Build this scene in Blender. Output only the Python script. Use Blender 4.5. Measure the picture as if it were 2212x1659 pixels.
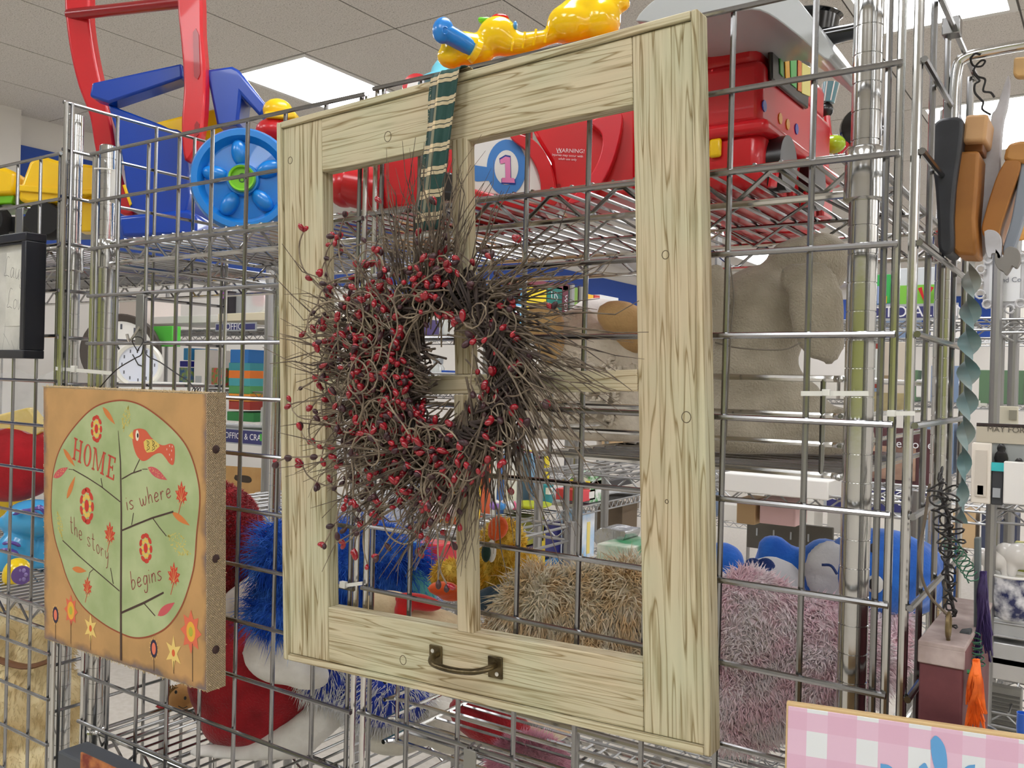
import bpy, math, random
import numpy as np
from mathutils import Vector, Matrix, Euler
R_=random.Random(7)
PI=math.pi
D=bpy.data
for o in list(D.objects): D.objects.remove(o)
scene=bpy.context.scene
COL=scene.collection
# ------------------------------------------------------------ camera
W,H,FOC=2212.0,1659.0,1921.31
CAM=Vector((0.76337,-0.80046,1.47987))
RC=Matrix(((0.82605214,-0.02261513,0.56313979),(0.56304465,-0.0109801,-0.82635353),(0.02487142,0.99968395,0.00366319)))
cam=D.cameras.new('camera'); camo=D.objects.new('camera',cam); COL.objects.link(camo)
cam.sensor_width=36; cam.lens=FOC/W*36; cam.clip_start=.02; cam.clip_end=60
camo.matrix_world=Matrix.Translation(CAM)@RC.to_4x4()
scene.camera=camo
# ------------------------------------------------------------ world, exposure
wd=D.worlds.new('world'); scene.world=wd; wd.use_nodes=True
wd.node_tree.nodes['Background'].inputs[0].default_value=(.80,.86,1,1)
wd.node_tree.nodes['Background'].inputs[1].default_value=.25
vs=scene.view_settings; vs.view_transform='Standard'; vs.look='None'; vs.exposure=0.0; vs.gamma=1; vs.use_curve_mapping=False
LIGHT=12.5
# ------------------------------------------------------------ helpers
def ray(x,y): return RC@Vector(((x-W/2)/FOC,-(y-H/2)/FOC,-1))
def at(x,y,Y): d=ray(x,y); return CAM+d*((Y-CAM.y)/d.y)
def atX(x,y,X): d=ray(x,y); return CAM+d*((X-CAM.x)/d.x)
def atZ(x,y,Z): d=ray(x,y); return CAM+d*((Z-CAM.z)/d.z)
def mpp(p): return -((RC.transposed()@(p-CAM)).z)/FOC       # metres per pixel at a place
def lin(c): return c/12.92 if c<=.04045 else ((c+.055)/1.055)**2.4
def C(r,g,b): return (lin(r/255),lin(g/255),lin(b/255),1)
MATS={}
def mat(key,rgb,rough=.5,metal=0,bump=0,bscale=200,var=0,vscale=8,rgb2=None,coat=0,trans=0,alpha=1,emit=0,sub=0,sheen=0,spec=None):
    if key in MATS: return MATS[key]
    m=D.materials.new(key); m.use_nodes=True; nt=m.node_tree; b=nt.nodes['Principled BSDF']
    b.inputs['Base Color'].default_value=C(*rgb); b.inputs['Roughness'].default_value=rough; b.inputs['Metallic'].default_value=metal
    b.inputs['Coat Weight'].default_value=coat; b.inputs['Transmission Weight'].default_value=trans; b.inputs['Alpha'].default_value=alpha
    if spec is not None: b.inputs['Specular IOR Level'].default_value=spec
    if sheen: b.inputs['Sheen Weight'].default_value=sheen; b.inputs['Sheen Roughness'].default_value=.5
    if emit: b.inputs['Emission Color'].default_value=C(*rgb); b.inputs['Emission Strength'].default_value=emit
    if var or bump:
        tc=nt.nodes.new('ShaderNodeTexCoord')
        if var:
            n=nt.nodes.new('ShaderNodeTexNoise'); n.inputs['Scale'].default_value=vscale; n.inputs['Detail'].default_value=5
            nt.links.new(tc.outputs['Object'],n.inputs['Vector'])
            r=nt.nodes.new('ShaderNodeValToRGB'); r.color_ramp.elements[0].position=.5-.22/max(var,.05)*.5; r.color_ramp.elements[1].position=.5+.22/max(var,.05)*.5
            c2=C(*rgb2) if rgb2 else C(*[max(0,int(v*.72)) for v in rgb])
            r.color_ramp.elements[0].color=c2; r.color_ramp.elements[1].color=C(*rgb)
            nt.links.new(n.outputs['Fac'],r.inputs['Fac']); nt.links.new(r.outputs['Color'],b.inputs['Base Color'])
        if bump:
            n=nt.nodes.new('ShaderNodeTexNoise'); n.inputs['Scale'].default_value=bscale; n.inputs['Detail'].default_value=3
            nt.links.new(tc.outputs['Object'],n.inputs['Vector'])
            bp=nt.nodes.new('ShaderNodeBump'); bp.inputs['Strength'].default_value=bump; bp.inputs['Distance'].default_value=.002
            nt.links.new(n.outputs['Fac'],bp.inputs['Height']); nt.links.new(bp.outputs['Normal'],b.inputs['Normal'])
    MATS[key]=m; return m
def frame(p,q):
    d=(q-p); L=d.length; d=d/L if L>1e-9 else Vector((0,0,1))
    a=Vector((0,0,1)) if abs(d.z)<.9 else Vector((1,0,0))
    u=d.cross(a).normalized(); return d,u,d.cross(u)
def TM(loc=(0,0,0),rot=(0,0,0),sc=(1,1,1)): return Matrix.LocRotScale(Vector(loc),Euler(rot),Vector(sc))
class MB:
    def __init__(s): s.v=[]; s.f=[]
    def add(s,vs,fs,M=None):
        b=len(s.v)
        s.v+= [tuple(M@Vector(v)) for v in vs] if M is not None else [tuple(v) for v in vs]
        s.f+=[tuple(i+b for i in f) for f in fs]; return s
    def box(s,c,d,M=None):
        x,y,z=[k/2 for k in d]; cx,cy,cz=c
        vs=[(cx+i*x,cy+j*y,cz+k*z) for i in(-1,1) for j in(-1,1) for k in(-1,1)]
        return s.add(vs,[(0,1,3,2),(4,6,7,5),(0,4,5,1),(2,3,7,6),(0,2,6,4),(1,5,7,3)],M)
    def box2(s,a,b,M=None): return s.box([(i+j)/2 for i,j in zip(a,b)],[abs(i-j) for i,j in zip(a,b)],M)
    def tube(s,pts,r,n=8,closed=False,M=None,flat=None):
        pts=[Vector(p) for p in pts]; N=len(pts); vs=[]; fs=[]; u=None
        for i,p in enumerate(pts):
            a=pts[(i-1)%N] if (closed or i>0) else p; b=pts[(i+1)%N] if (closed or i<N-1) else p
            d=(b-a)
            if d.length<1e-9: d=Vector((0,0,1))
            d.normalize()
            if u is None:
                u=d.cross(Vector((0,0,1)) if abs(d.z)<.9 else Vector((1,0,0))).normalized()
            else:
                u=u-d*u.dot(d)
                u=u.normalized() if u.length>1e-6 else d.orthogonal().normalized()
            w=d.cross(u); rr=r[i] if isinstance(r,(list,tuple)) else r
            for k in range(n):
                t=2*PI*k/n; vs.append(p+u*(rr*math.cos(t))+w*(rr*math.sin(t)*(flat or 1)))
        for i in range(N if closed else N-1):
            for k in range(n):
                a=i*n+k; b=i*n+(k+1)%n; c=((i+1)%N)*n+(k+1)%n; d2=((i+1)%N)*n+k
                fs.append((a,b,c,d2))
        if not closed: fs+= [tuple(range(n))[::-1],tuple(range((N-1)*n,N*n))]
        return s.add(vs,fs,M)
    def ell(s,c,r,M=None,n=16,k=10,rot=(0,0,0)):
        T=TM(c,rot,r if isinstance(r,(tuple,list)) else (r,r,r)); vs=[(0,0,1)]; fs=[]
        for i in range(1,k):
            t=PI*i/k
            for j in range(n): p=2*PI*j/n; vs.append((math.sin(t)*math.cos(p),math.sin(t)*math.sin(p),math.cos(t)))
        vs.append((0,0,-1)); L=len(vs)-1
        for j in range(n): fs.append((0,1+j,1+(j+1)%n)); fs.append((L,1+(k-2)*n+(j+1)%n,1+(k-2)*n+j))
        for i in range(k-2):
            for j in range(n): a=1+i*n+j;b=1+i*n+(j+1)%n; fs.append((a,a+n,b+n,b))
        return s.add(vs,fs,(M@T) if M is not None else T)
    def lathe(s,prof,M=None,n=24):
        vs=[];fs=[]
        for r,z in prof:
            for j in range(n): t=2*PI*j/n; vs.append((r*math.cos(t),r*math.sin(t),z))
        for i in range(len(prof)-1):
            for j in range(n): a=i*n+j;b=i*n+(j+1)%n; fs.append((a,b,b+n,a+n))
        fs+=[tuple(range(n))[::-1],tuple(range((len(prof)-1)*n,len(prof)*n))]
        return s.add(vs,fs,M)
    def prism(s,poly,y0,y1,M=None):      # polygon in XZ extruded along Y
        N=len(poly); vs=[(x,y0,z) for x,z in poly]+[(x,y1,z) for x,z in poly]
        fs=[tuple(range(N)),tuple(range(2*N-1,N-1,-1))]+[(i,i+N,(i+1)%N+N,(i+1)%N) for i in range(N)]
        return s.add(vs,fs,M)
    def poly(s,poly,y,M=None): return s.add([(x,y,z) for x,z in poly],[tuple(range(len(poly)))],M)
    def strip(s,pts,w,y,M=None):         # flat painted line in XZ
        pts=[Vector((p[0],0,p[1])) for p in pts]; N=len(pts); vs=[]
        for i,p in enumerate(pts):
            d=(pts[min(i+1,N-1)]-pts[max(i-1,0)]); d.normalize(); nn=Vector((-d.z,0,d.x)); ww=(w[i] if isinstance(w,(list,tuple)) else w)/2
            a=p+nn*ww;b=p-nn*ww; vs+=[(a.x,y,a.z),(b.x,y,b.z)]
        return s.add(vs,[(2*i,2*i+1,2*i+3,2*i+2) for i in range(N-1)],M)
    def disc(s,c,rx,rz,y,n=20,a=0,M=None):
        ca,sa=math.cos(a),math.sin(a)
        return s.poly([(c[0]+rx*math.cos(2*PI*i/n)*ca-rz*math.sin(2*PI*i/n)*sa,c[1]+rx*math.cos(2*PI*i/n)*sa+rz*math.sin(2*PI*i/n)*ca) for i in range(n)],y,M)
    def build(s,name,m,parent=None,smooth=35,bevel=0,origin=None,M=None,fix=True):
        me=D.meshes.new(name)
        o0=Vector(origin) if origin is not None else None
        if o0 is None and parent is not None and parent.get('_w'): o0=Vector(parent['_w'])
        if o0 is None and parent is not None and parent.parent is not None and parent.parent.get('_w'): o0=Vector(parent.parent['_w'])
        vs=s.v if o0 is None else [tuple(Vector(v)-o0) for v in s.v]
        me.from_pydata(vs,[],s.f); me.validate()
        if fix:
            import bmesh
            b=bmesh.new(); b.from_mesh(me); bmesh.ops.recalc_face_normals(b,faces=b.faces); b.to_mesh(me); b.free()
        if smooth:
            me.shade_smooth(); me.set_sharp_from_angle(angle=math.radians(smooth))
        if m is not None: me.materials.append(m)
        o=D.objects.new(name,me); COL.objects.link(o)
        if parent is not None: o.parent=parent
        if M is not None: o.matrix_local=M
        elif origin is not None and parent is None: o.location=o0
        if bevel:
            bv=o.modifiers.new('bevel','BEVEL'); bv.width=bevel; bv.segments=2; bv.limit_method='ANGLE'; bv.angle_limit=math.radians(40)
        return o
def tag(o,label=None,cat=None,group=None,kind=None):
    if label: o['label']=label
    if cat: o['category']=cat
    if group: o['group']=group
    if kind: o['kind']=kind
    return o
def thing(name,label,cat,loc=(0,0,0),group=None,M=None,world=True):
    # an Empty at the base of a thing; with world=True its parts are given in world coordinates
    o=D.objects.new(name,None); COL.objects.link(o); o.empty_display_size=.03
    if M is not None: o.matrix_world=M
    else:
        o.location=loc
        if world: o['_w']=tuple(loc)
    return tag(o,label,cat,group)
def text(s,size,M,m,name,parent,ext=.0002,space=1,origin=None,align='CENTER'):
    cu=D.curves.new('t','FONT'); cu.body=s; cu.size=size; cu.extrude=ext; cu.align_x=align; cu.align_y='CENTER'; cu.space_character=space; cu.resolution_u=3
    t=D.objects.new('t',cu); COL.objects.link(t); bpy.context.view_layer.update()
    me=D.meshes.new_from_object(t.evaluated_get(bpy.context.evaluated_depsgraph_get())); D.objects.remove(t)
    T=M@Euler((PI/2,0,0)).to_matrix().to_4x4()
    if origin is None and parent is not None and parent.get('_w'): origin=parent['_w']
    if origin is not None: T=Matrix.Translation(-Vector(origin))@T
    me.transform(T); me.name=name; me.materials.append(m)
    o=D.objects.new(name,me); COL.objects.link(o); o.parent=parent; return o
def blob(name,parts,m,parent,vox=.006,it=4,origin=None):
    # organic body: overlapping ellipsoids and limbs fused into one continuous skin
    b=MB()
    for p in parts:
        if p[0]=='e': b.ell(p[1],p[2],rot=p[3] if len(p)>3 else (0,0,0),n=14,k=10)
        else: b.tube(p[1],p[2],n=12); [b.ell(q,rr,n=12,k=8) for q,rr in zip(p[1],p[2] if isinstance(p[2],list) else [p[2]]*len(p[1]))]
    o=b.build(name,m,parent,smooth=180,origin=origin)
    r=o.modifiers.new('r','REMESH'); r.mode='VOXEL'; r.voxel_size=vox; r.use_smooth_shade=True
    s=o.modifiers.new('s','SMOOTH'); s.iterations=it; s.factor=.6
    return o
def fur(o,n,L,w,m,parent,seed=1,droop=.3,spread=.5,name='fur',yneg=True,curl=0):
    bpy.context.view_layer.update()
    dg=bpy.context.evaluated_depsgraph_get(); ev=o.evaluated_get(dg); me=ev.to_mesh(); me.calc_loop_triangles()
    V=np.array([v.co for v in me.vertices]); T=np.array([t.vertices for t in me.loop_triangles]); ev.to_mesh_clear()
    a,b,c=V[T[:,0]],V[T[:,1]],V[T[:,2]]; N=np.cross(b-a,c-a); A=np.linalg.norm(N,axis=1); N/=A[:,None]+1e-12
    wt=A.copy()
    if yneg: wt[N@np.array([-.5,.8,0])>.35]=0
    rg=np.random.default_rng(seed); idx=rg.choice(len(T),n,p=wt/wt.sum())
    r1=np.sqrt(rg.random(n)); r2=rg.random(n); P=(1-r1)[:,None]*a[idx]+(r1*(1-r2))[:,None]*b[idx]+(r1*r2)[:,None]*c[idx]; Nn=N[idx]
    cl=np.sin(P*60+seed)+np.sin(P[:,[1,2,0]]*97)      # clumping direction
    d=Nn+spread*rg.normal(size=(n,3))*.5+cl*spread*.35; d[:,2]-=droop; d/=np.linalg.norm(d,axis=1)[:,None]
    ln=L*(.6+.8*rg.random(n)); u=np.cross(d,rg.normal(size=(n,3))); u/=np.linalg.norm(u,axis=1)[:,None]; v=np.cross(d,u)
    d2=d+np.array([0,0,-1])*droop*.8+rg.normal(size=(n,3))*.25; d2/=np.linalg.norm(d2,axis=1)[:,None]
    P0=P-d*L*.15; rings=[]
    mid=P+d*(ln*.5)[:,None]; tip=mid+d2*(ln*.5)[:,None]
    for k in range(3):
        t=2*PI*k/3; rings.append((P0+(u*math.cos(t)+v*math.sin(t))*w, mid+(u*math.cos(t)+v*math.sin(t))*w*.8))
    vs=np.stack([rings[0][0],rings[1][0],rings[2][0],rings[0][1],rings[1][1],rings[2][1],tip],1).reshape(-1,3)
    base=np.arange(n)[:,None]*7
    q=np.concatenate([base+np.array([[0,1,4,3]]),base+np.array([[1,2,5,4]]),base+np.array([[2,0,3,5]])])
    t3=np.concatenate([base+np.array([[3,4,6]]),base+np.array([[4,5,6]]),base+np.array([[5,3,6]])])
    me=D.meshes.new(name); me.from_pydata(vs.tolist(),[],q.tolist()+t3.tolist()); me.materials.append(m); me.shade_smooth()
    f=D.objects.new(name,me); COL.objects.link(f); f.parent=parent; f['kind']='stuff'; return f
def furmat(key,rgb,rgb2,vscale=30,tr=.45):
    m=mat(key,rgb,.9,var=1,rgb2=rgb2,vscale=vscale); nt=m.node_tree
    if 'Mix Shader' in nt.nodes: return m
    b=nt.nodes['Principled BSDF']; o=nt.nodes['Material Output']; r=[n for n in nt.nodes if n.type=='VALTORGB'][0]
    t=nt.nodes.new('ShaderNodeBsdfTranslucent'); nt.links.new(r.outputs[0],t.inputs[0]); x=nt.nodes.new('ShaderNodeMixShader'); x.inputs[0].default_value=tr
    b.inputs['Specular IOR Level'].default_value=.2
    nt.links.new(b.outputs[0],x.inputs[1]); nt.links.new(t.outputs[0],x.inputs[2]); nt.links.new(x.outputs[0],o.inputs[0]); return m
def catmull(pts,n=6):
    pts=[Vector(p) for p in pts]; P=[pts[0]*2-pts[1]]+pts+[pts[-1]*2-pts[-2]]; out=[]
    for i in range(1,len(P)-2):
        for k in range(n):
            t=k/n; a,b,c,d=P[i-1],P[i],P[i+1],P[i+2]
            out.append(.5*((2*b)+(c-a)*t+(2*a-5*b+4*c-d)*t*t+(3*b-a-3*c+d)*t**3))
    return out+[pts[-1]]
# stroke letters for handwriting
SF={'i':[[(0,1),(0,0)],[(0,1.4),(.03,1.5)]],'s':[[(.5,.9),(.25,1),(.05,.8),(.25,.52),(.48,.25),(.25,0),(0,.12)]],
'w':[[(0,1),(.1,.2),(.25,0),(.38,.3),(.42,.8)],[(.42,.8),(.48,.1),(.65,.05),(.8,.5),(.82,1)]],'h':[[(0,2),(.02,0)],[(.02,.5),(.2,.95),(.4,.85),(.46,0)]],
'e':[[(0,.45),(.45,.6),(.4,.95),(.2,1),(.02,.6),(.08,.12),(.3,0),(.52,.2)]],'r':[[(0,1),(.03,0)],[(.03,.6),(.2,.95),(.4,.9)]],
't':[[(.2,1.8),(.18,.3),(.3,0),(.42,.1)],[(0,1.15),(.45,1.25)]],'o':[[(.25,1),(.03,.7),(.05,.2),(.25,0),(.46,.3),(.44,.8),(.25,1)]],
'y':[[(0,1),(.08,.35),(.25,.25),(.45,.6)],[(.5,1),(.4,0),(.25,-.7),(.05,-.9)]],'b':[[(0,2),(.02,.1),(.25,0),(.48,.35),(.4,.85),(.15,.95),(.02,.6)]],
'g':[[(.45,.9),(.2,1),(.02,.6),(.1,.15),(.3,.1),(.46,.5),(.5,1),(.48,-.2),(.35,-.8),(.1,-.8),(.05,-.5)]],'n':[[(0,1),(.02,0)],[(.02,.6),(.2,.95),(.4,.85),(.44,0)]],
'L':[[(.6,1.9),(.35,2),(.2,1.5),(.2,.5),(.05,.05),(.2,0),(.5,.1),(.8,0)]],'a':[[(.45,.9),(.2,1),(.02,.5),(.15,0),(.35,.2),(.45,1),(.45,.2),(.6,0)]],
'u':[[(0,1),(.02,.3),(.2,0),(.4,.3),(.45,1),(.45,.1),(.55,0)]],'v':[[(0,1),(.22,0),(.45,1)]],'f':[[(.5,1.8),(.3,2),(.2,1.5),(.2,-.6)],[(0,1),(.4,1)]],
'm':[[(0,1),(.02,0)],[(.02,.6),(.15,.95),(.28,.8),(.3,0)],[(.3,.6),(.45,.95),(.58,.8),(.6,0)]],'l':[[(0,2),(.05,.1),(.2,0)]],'c':[[(.45,.85),(.2,1),(.02,.5),(.2,0),(.45,.15)]],
'd':[[(.45,.9),(.2,1),(.02,.5),(.15,0),(.35,.2),(.45,2),(.47,0)]]}
def write(mb,s,O,X,Y,w,y,sp=.3,fn=None):
    # O origin, X,Y unit vectors (2-D) for one x-height
    cx=0
    for ch in s:
        if ch==' ': cx+=.6; continue
        mx=0
        for st in SF[ch]:
            c=catmull([(p[0],0,p[1]) for p in st],4) if len(st)>2 else [Vector((p[0],0,p[1])) for p in st]
            mx=max(mx,max(p[0] for p in st))
            mb.strip([(O[0]+(cx+p.x)*X[0]+p.z*Y[0],O[1]+(cx+p.x)*X[1]+p.z*Y[1]) for p in c],w,y)
        cx+=mx+sp
    return cx
# ------------------------------------------------------------ common materials
def chrome(key,rgb,rough,bump=.0):
    return mat(key,rgb,rough,1,bump=bump,bscale=60)
CH=chrome('chrome',(205,205,203),.16,.04); CHD=chrome('chrome_wire',(152,152,153),.2); CHF=chrome('far_wire',(158,158,158),.35)
def ceilmat():
    m=mat('ceiling_tile',(196,190,182),.9); nt=m.node_tree; b=nt.nodes['Principled BSDF']
    tc=nt.nodes.new('ShaderNodeTexCoord'); v=nt.nodes.new('ShaderNodeTexVoronoi'); v.inputs['Scale'].default_value=70
    n=nt.nodes.new('ShaderNodeTexNoise'); n.inputs['Scale'].default_value=160; n.inputs['Detail'].default_value=2
    nt.links.new(tc.outputs['Object'],v.inputs['Vector']); nt.links.new(tc.outputs['Object'],n.inputs['Vector'])
    r=nt.nodes.new('ShaderNodeValToRGB'); r.color_ramp.elements[0].position=.08; r.color_ramp.elements[0].color=C(120,114,108); r.color_ramp.elements[1].position=.17; r.color_ramp.elements[1].color=(1,1,1,1)
    r2=nt.nodes.new('ShaderNodeValToRGB'); r2.color_ramp.elements[0].position=.35; r2.color_ramp.elements[0].color=C(196,191,184); r2.color_ramp.elements[1].position=.6; r2.color_ramp.elements[1].color=C(222,217,211)
    mx=nt.nodes.new('ShaderNodeMixRGB'); mx.blend_type='MULTIPLY'; mx.inputs[0].default_value=1
    nt.links.new(v.outputs['Distance'],r.inputs[0]); nt.links.new(n.outputs['Fac'],r2.inputs[0]); nt.links.new(r2.outputs[0],mx.inputs[1]); nt.links.new(r.outputs[0],mx.inputs[2])
    nt.links.new(mx.outputs[0],b.inputs['Base Color'])
    return m
def floormat():
    m=mat('floor_tile',(208,202,194),.4,var=.4,vscale=40,rgb2=(188,180,168)); return m
# ------------------------------------------------------------ room shell
XW,YB,YF,XR,CZ=-5.1,14.0,-4.6,6.5,3.107
def struct(o): o['kind']='structure'; return o
struct(MB().box2((XW-.1,YF,-.05),(XR+.1,YB,0)).build('floor',floormat(),smooth=0))
GX,GY=-.228,2.30
wallm=mat('wall_paint',(222,218,212),.7,bump=.15,bscale=80); bluem=mat('wall_blue',(28,72,160),.6)
struct(MB().box2((XW-.1,YF,0),(XW,YB,CZ+.2)).build('wall_left',wallm,smooth=0))
struct(MB().box2((XW,YB,0),(XR,YB+.1,CZ+.2)).build('wall_back',wallm,smooth=0))
struct(MB().box2((XR,YF,0),(XR+.1,YB,CZ+.2)).build('wall_right',wallm,smooth=0))
struct(MB().box2((XW,YF-.1,0),(XR,YF,CZ+.2)).build('wall_front',wallm,smooth=0))
struct(MB().box2((XW,YF,2.30),(XW+.012,YB,2.915)).build('trim_1',bluem,smooth=0))
struct(MB().box2((XW,YB-.012,2.30),(XR,YB,2.915)).build('trim_2',bluem,smooth=0))
struct(MB().box2((XW,YF,1.2),(XR,YF+.012,2.2)).build('trim_3',mat('lime_reflection_band',(160,166,84),.6),smooth=0))  # unseen lime band added behind the camera to give the chrome a green reflection
# a pier standing proud of the left wall
struct(MB().box2((XW,-.6,0),(XW+.12,2.07,CZ)).build('wall_pier',wallm,smooth=0))
# ceiling with openings taken by the light panels
lights=[]
for i in range(-1,3):
    for j in range(-2,5):
        lights.append((GX+3.05*i,GY+2.44*j))
        if GY+2.44*j<-1.0: lights.append((GX+3.05*i+1.22,GY+2.44*j))  # extra panels added out of view behind the camera for more frontal light
ct=MB(); tm=MB(); cells=set()
for (x,y) in lights: cells.add((round((x-GX)/.61),round((y-GY)/1.22)))
i0,i1=math.floor((XW-GX)/.61),math.ceil((XR-GX)/.61); j0,j1=math.floor((YF-GY)/1.22),math.ceil((YB-GY)/1.22)
g=.008
for i in range(i0,i1):
    for j in range(j0,j1):
        if (i,j) in cells: continue
        x0,y0=GX+i*.61,GY+j*1.22
        x1,y1=min(x0+.61,XR),min(y0+1.22,YB); x0=max(x0,XW); y0=max(y0,YF)
        ct.box2((x0+.004,y0+.004,CZ),(x1-.004,y1-.004,CZ+.015))
struct(ct.build('ceiling',ceilmat(),smooth=0))
tg=MB()
for i in range(i0,i1+1): tg.box2((GX+i*.61-.004,YF,CZ+.002),(GX+i*.61+.004,YB,CZ+.02)) if XW<GX+i*.61<XR else 0
for j in range(j0,j1+1): tg.box2((XW,GY+j*1.22-.004,CZ+.003),(XR,GY+j*1.22+.004,CZ+.02)) if YF<GY+j*1.22<YB else 0
struct(tg.build('trim_4',mat('tile_gap',(92,88,84),.8),smooth=0))
lm=D.materials.new('light_panel'); lm.use_nodes=True; bb=lm.node_tree.nodes['Principled BSDF']; bb.inputs['Emission Color'].default_value=(.97,.98,1,1); bb.inputs['Emission Strength'].default_value=LIGHT; bb.inputs['Base Color'].default_value=(.9,.9,.9,1)
lf=mat('light_frame',(225,224,220),.5)
l0=None
LN={(-3.278,2.30):'white ceiling light panel above the blue toy walker',(-.228,2.30):'white ceiling light panel above the steel corner post',(-.228,4.74):'farther white ceiling light panel behind the hanging wooden letters'}
for (x,y) in lights:
    if not (XW<x<XR-.6 and YF<y<YB-1.2): continue
    if l0 is None:
        t=thing('ceiling_light','','light',(x+.305,y+.61,CZ)); l0=t
        f=MB()
        for a,b in (((-.300,-.605),(-.27,.605)),((.27,-.605),(.300,.605)),((-.27,-.605),(.27,-.575)),((-.27,.575),(.27,.605))): f.box2((a[0],a[1],-.004),(b[0],b[1],.02))
        f.build('light_frame',lf,t,smooth=0,origin=(0,0,0)); MB().box2((-.27,-.575,.002),(.27,.575,.02)).build('diffuser',lm,t,smooth=0,origin=(0,0,0))
    else:
        t=l0.copy(); COL.objects.link(t); t.location=(x+.305,y+.61,CZ)
        for c in l0.children:
            d=c.copy(); COL.objects.link(d); d.parent=t
    lab=LN.get((round(x,3),round(y,3)))
    t['label']=lab or 'white fluorescent ceiling light panel farther along the shop ceiling, some added unseen behind the camera'; t['group']='ceiling light panels'
# ------------------------------------------------------------ wire grid panels
PT=.0762
def grid_panel(label,P0,U,us,zs,top,z0=.02,r=.0029,rv=.0029,back=None):
    # P0 foot corner, U unit vector along the panel, us vertical wires, zs horizontal wires
    U=Vector(U); P0=Vector(P0); t=thing('wire_grid_panel',label,'wire panel',P0)
    n=Vector((-U.y,U.x,0)) if back is None else Vector(back)
    for u in us:
        e=u in (us[0],us[-1])
        MB().tube([P0+U*u+n*.0035+Vector((0,0,z0)),P0+U*u+n*.0035+Vector((0,0,top-.0))],rv,8).build('vertical_wire',CHD,t)
    for u in (us[0]-.010,us[-1]+.010):
        MB().tube([P0+U*u+n*.0035+Vector((0,0,z0)),P0+U*u+n*.0035+Vector((0,0,top-.0))],.0036,10).build('edge_rod',CH,t)
    for z in zs:
        MB().tube([P0+U*(us[0]-.012)-n*.0022+Vector((0,0,z)),P0+U*(us[-1]+.012)-n*.0022+Vector((0,0,z))],r,8).build('horizontal_wire',CHD,t)
    return t
k0=1.527
us8=[.016]+[k*PT for k in range(1,8)]+[8*PT-.014]
zsB=[k0+k*PT for k in range(4,-20,-1)]
grid_panel('chrome wire grid panel behind the wooden window frame',(0,0,0),(1,0,0),us8,zsB,k0+4*PT)
grid_panel('chrome wire grid panel carrying the painted HOME sign',(-.6164,0,0),(1,0,0),us8,[z-.004 for z in zsB],k0+4*PT-.004)
grid_panel('chrome wire grid panel carrying the black picture frame at far left',(-1.310,0,0),(1,0,0),us8,[z+.009 for z in zsB],k0+4*PT+.009)
grid_panel('tall chrome end grid panel left of the blue toy walker',(-.662,-.009,0),(0,1,0),[.0,.08,.154,.233,.30],[1.915-k*PT*1.005 for k in range(25)],1.915,back=(1,0,0))
grid_panel('chrome end grid panel at the right corner, seen edge on',(.622,.012,0),(0,1,0),[.0]+[k*PT-.012 for k in range(1,5)],[z for z in zsB],k0+4*PT,back=(-1,0,0))
# ------------------------------------------------------------ chrome shelving units
def post(parent,x,y,z0,z1):
    pr=[(.0128,z0)]; z=math.ceil(z0/.0254)*.0254
    while z<z1-.004:
        pr+=[(.0128,z-.0007),(.0118,z-.0004),(.0118,z+.0004),(.0128,z+.0007)]; z+=.0254
    pr+=[(.0128,z1),(.0100,z1+.002)]
    return MB().lathe(pr,TM((x,y,0)),n=28).build('post',CH,parent,smooth=30)
def shelf(parent,x0,x1,y0,y1,z,pitch=.0254,r=.0021,name='wire_shelf',CHm=None,h=.034,back_tr=True):
    # z = lower rail ; upper rail at z+h ; deck wires on top
    cm=CHm or CHD
    d=MB(); n=max(2,int((x1-x0)/pitch)); zt=z+h
    for i in range(1,n): x=x0+(x1-x0)*i/n; d.tube([(x,y0,zt+.003),(x,y1,zt+.003)],r,6)
    s=d.build(name,cm,parent)
    for nm,yy in (('front_rail',y0),('back_rail',y1)):
        MB().tube([(x0,yy,z),(x1,yy,z)],.0036,8).tube([(x0,yy,zt),(x1,yy,zt)],.0034,8).build(nm,CH if cm is CHD else cm,s)
        zz=MB(); pts=[]; m=int((x1-x0)/.04)
        for i in range(m+1): pts+= [(x0+(x1-x0)*i/m,yy+.004,z if i%2==0 else zt)]
        q=[]
        for a,b in zip(pts,pts[1:]):
            a=Vector(a);b=Vector(b); q+=[a.lerp(b,.12),a.lerp(b,.88)]
        zz.tube(q,.0024,6).build('zigzag_wire',cm,s)
    for xx in (x0,x1): MB().tube([(xx,y0,z),(xx,y1,z)],.0036,8).tube([(xx,y0,zt),(xx,y1,zt)],.0034,8).build('side_rail',cm,s)
    k=MB()
    for f in (.33,.67):
        yy=y0+(y1-y0)*f; k.tube([(x0,yy,zt-.001),(x1,yy,zt-.001)],.0026,6)
        m=int((x1-x0)/.04); q=[]
        for i in range(m+1): q.append((x0+(x1-x0)*i/m,yy,zt-.001 if i%2 else z+.008))
        k.tube(q,.002,6)
    k.build('support_truss',cm,s)
    return s
def collar(parent,x,y,z):
    MB().lathe([(.0150,z-.024),(.0178,z-.022),(.0170,z+.012),(.0172,z+.022),(.0152,z+.024)],TM((x,y,0)),n=24).build('collar',CH,parent,smooth=50)
U1=thing('shelving_unit','chrome wire shelving unit holding the toys behind the wooden frame','shelving unit',(-.03,.26,0))
PX0,PX1,PY0,PY1=-.625,.5715,.034,.490
for x in (PX0,PX1):
    for y in (PY0,PY1): post(U1,x,y,.01,1.85)
for z in (1.656,.848,.25):
    shelf(U1,PX0,PX1,PY0,PY1,z)
    for x in (PX0,PX1):
        for y in (PY0,PY1): collar(U1,x,y,z+.016)
U2=thing('shelving_unit','chrome wire shelving unit left of the HOME sign, holding the yellow dump truck','shelving unit',(-1.3,.26,0))
QX0,QX1=-1.92,-.724
for x in (QX0,QX1):
    for y in (PY0,PY1): post(U2,x,y,.01,1.915)
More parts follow.
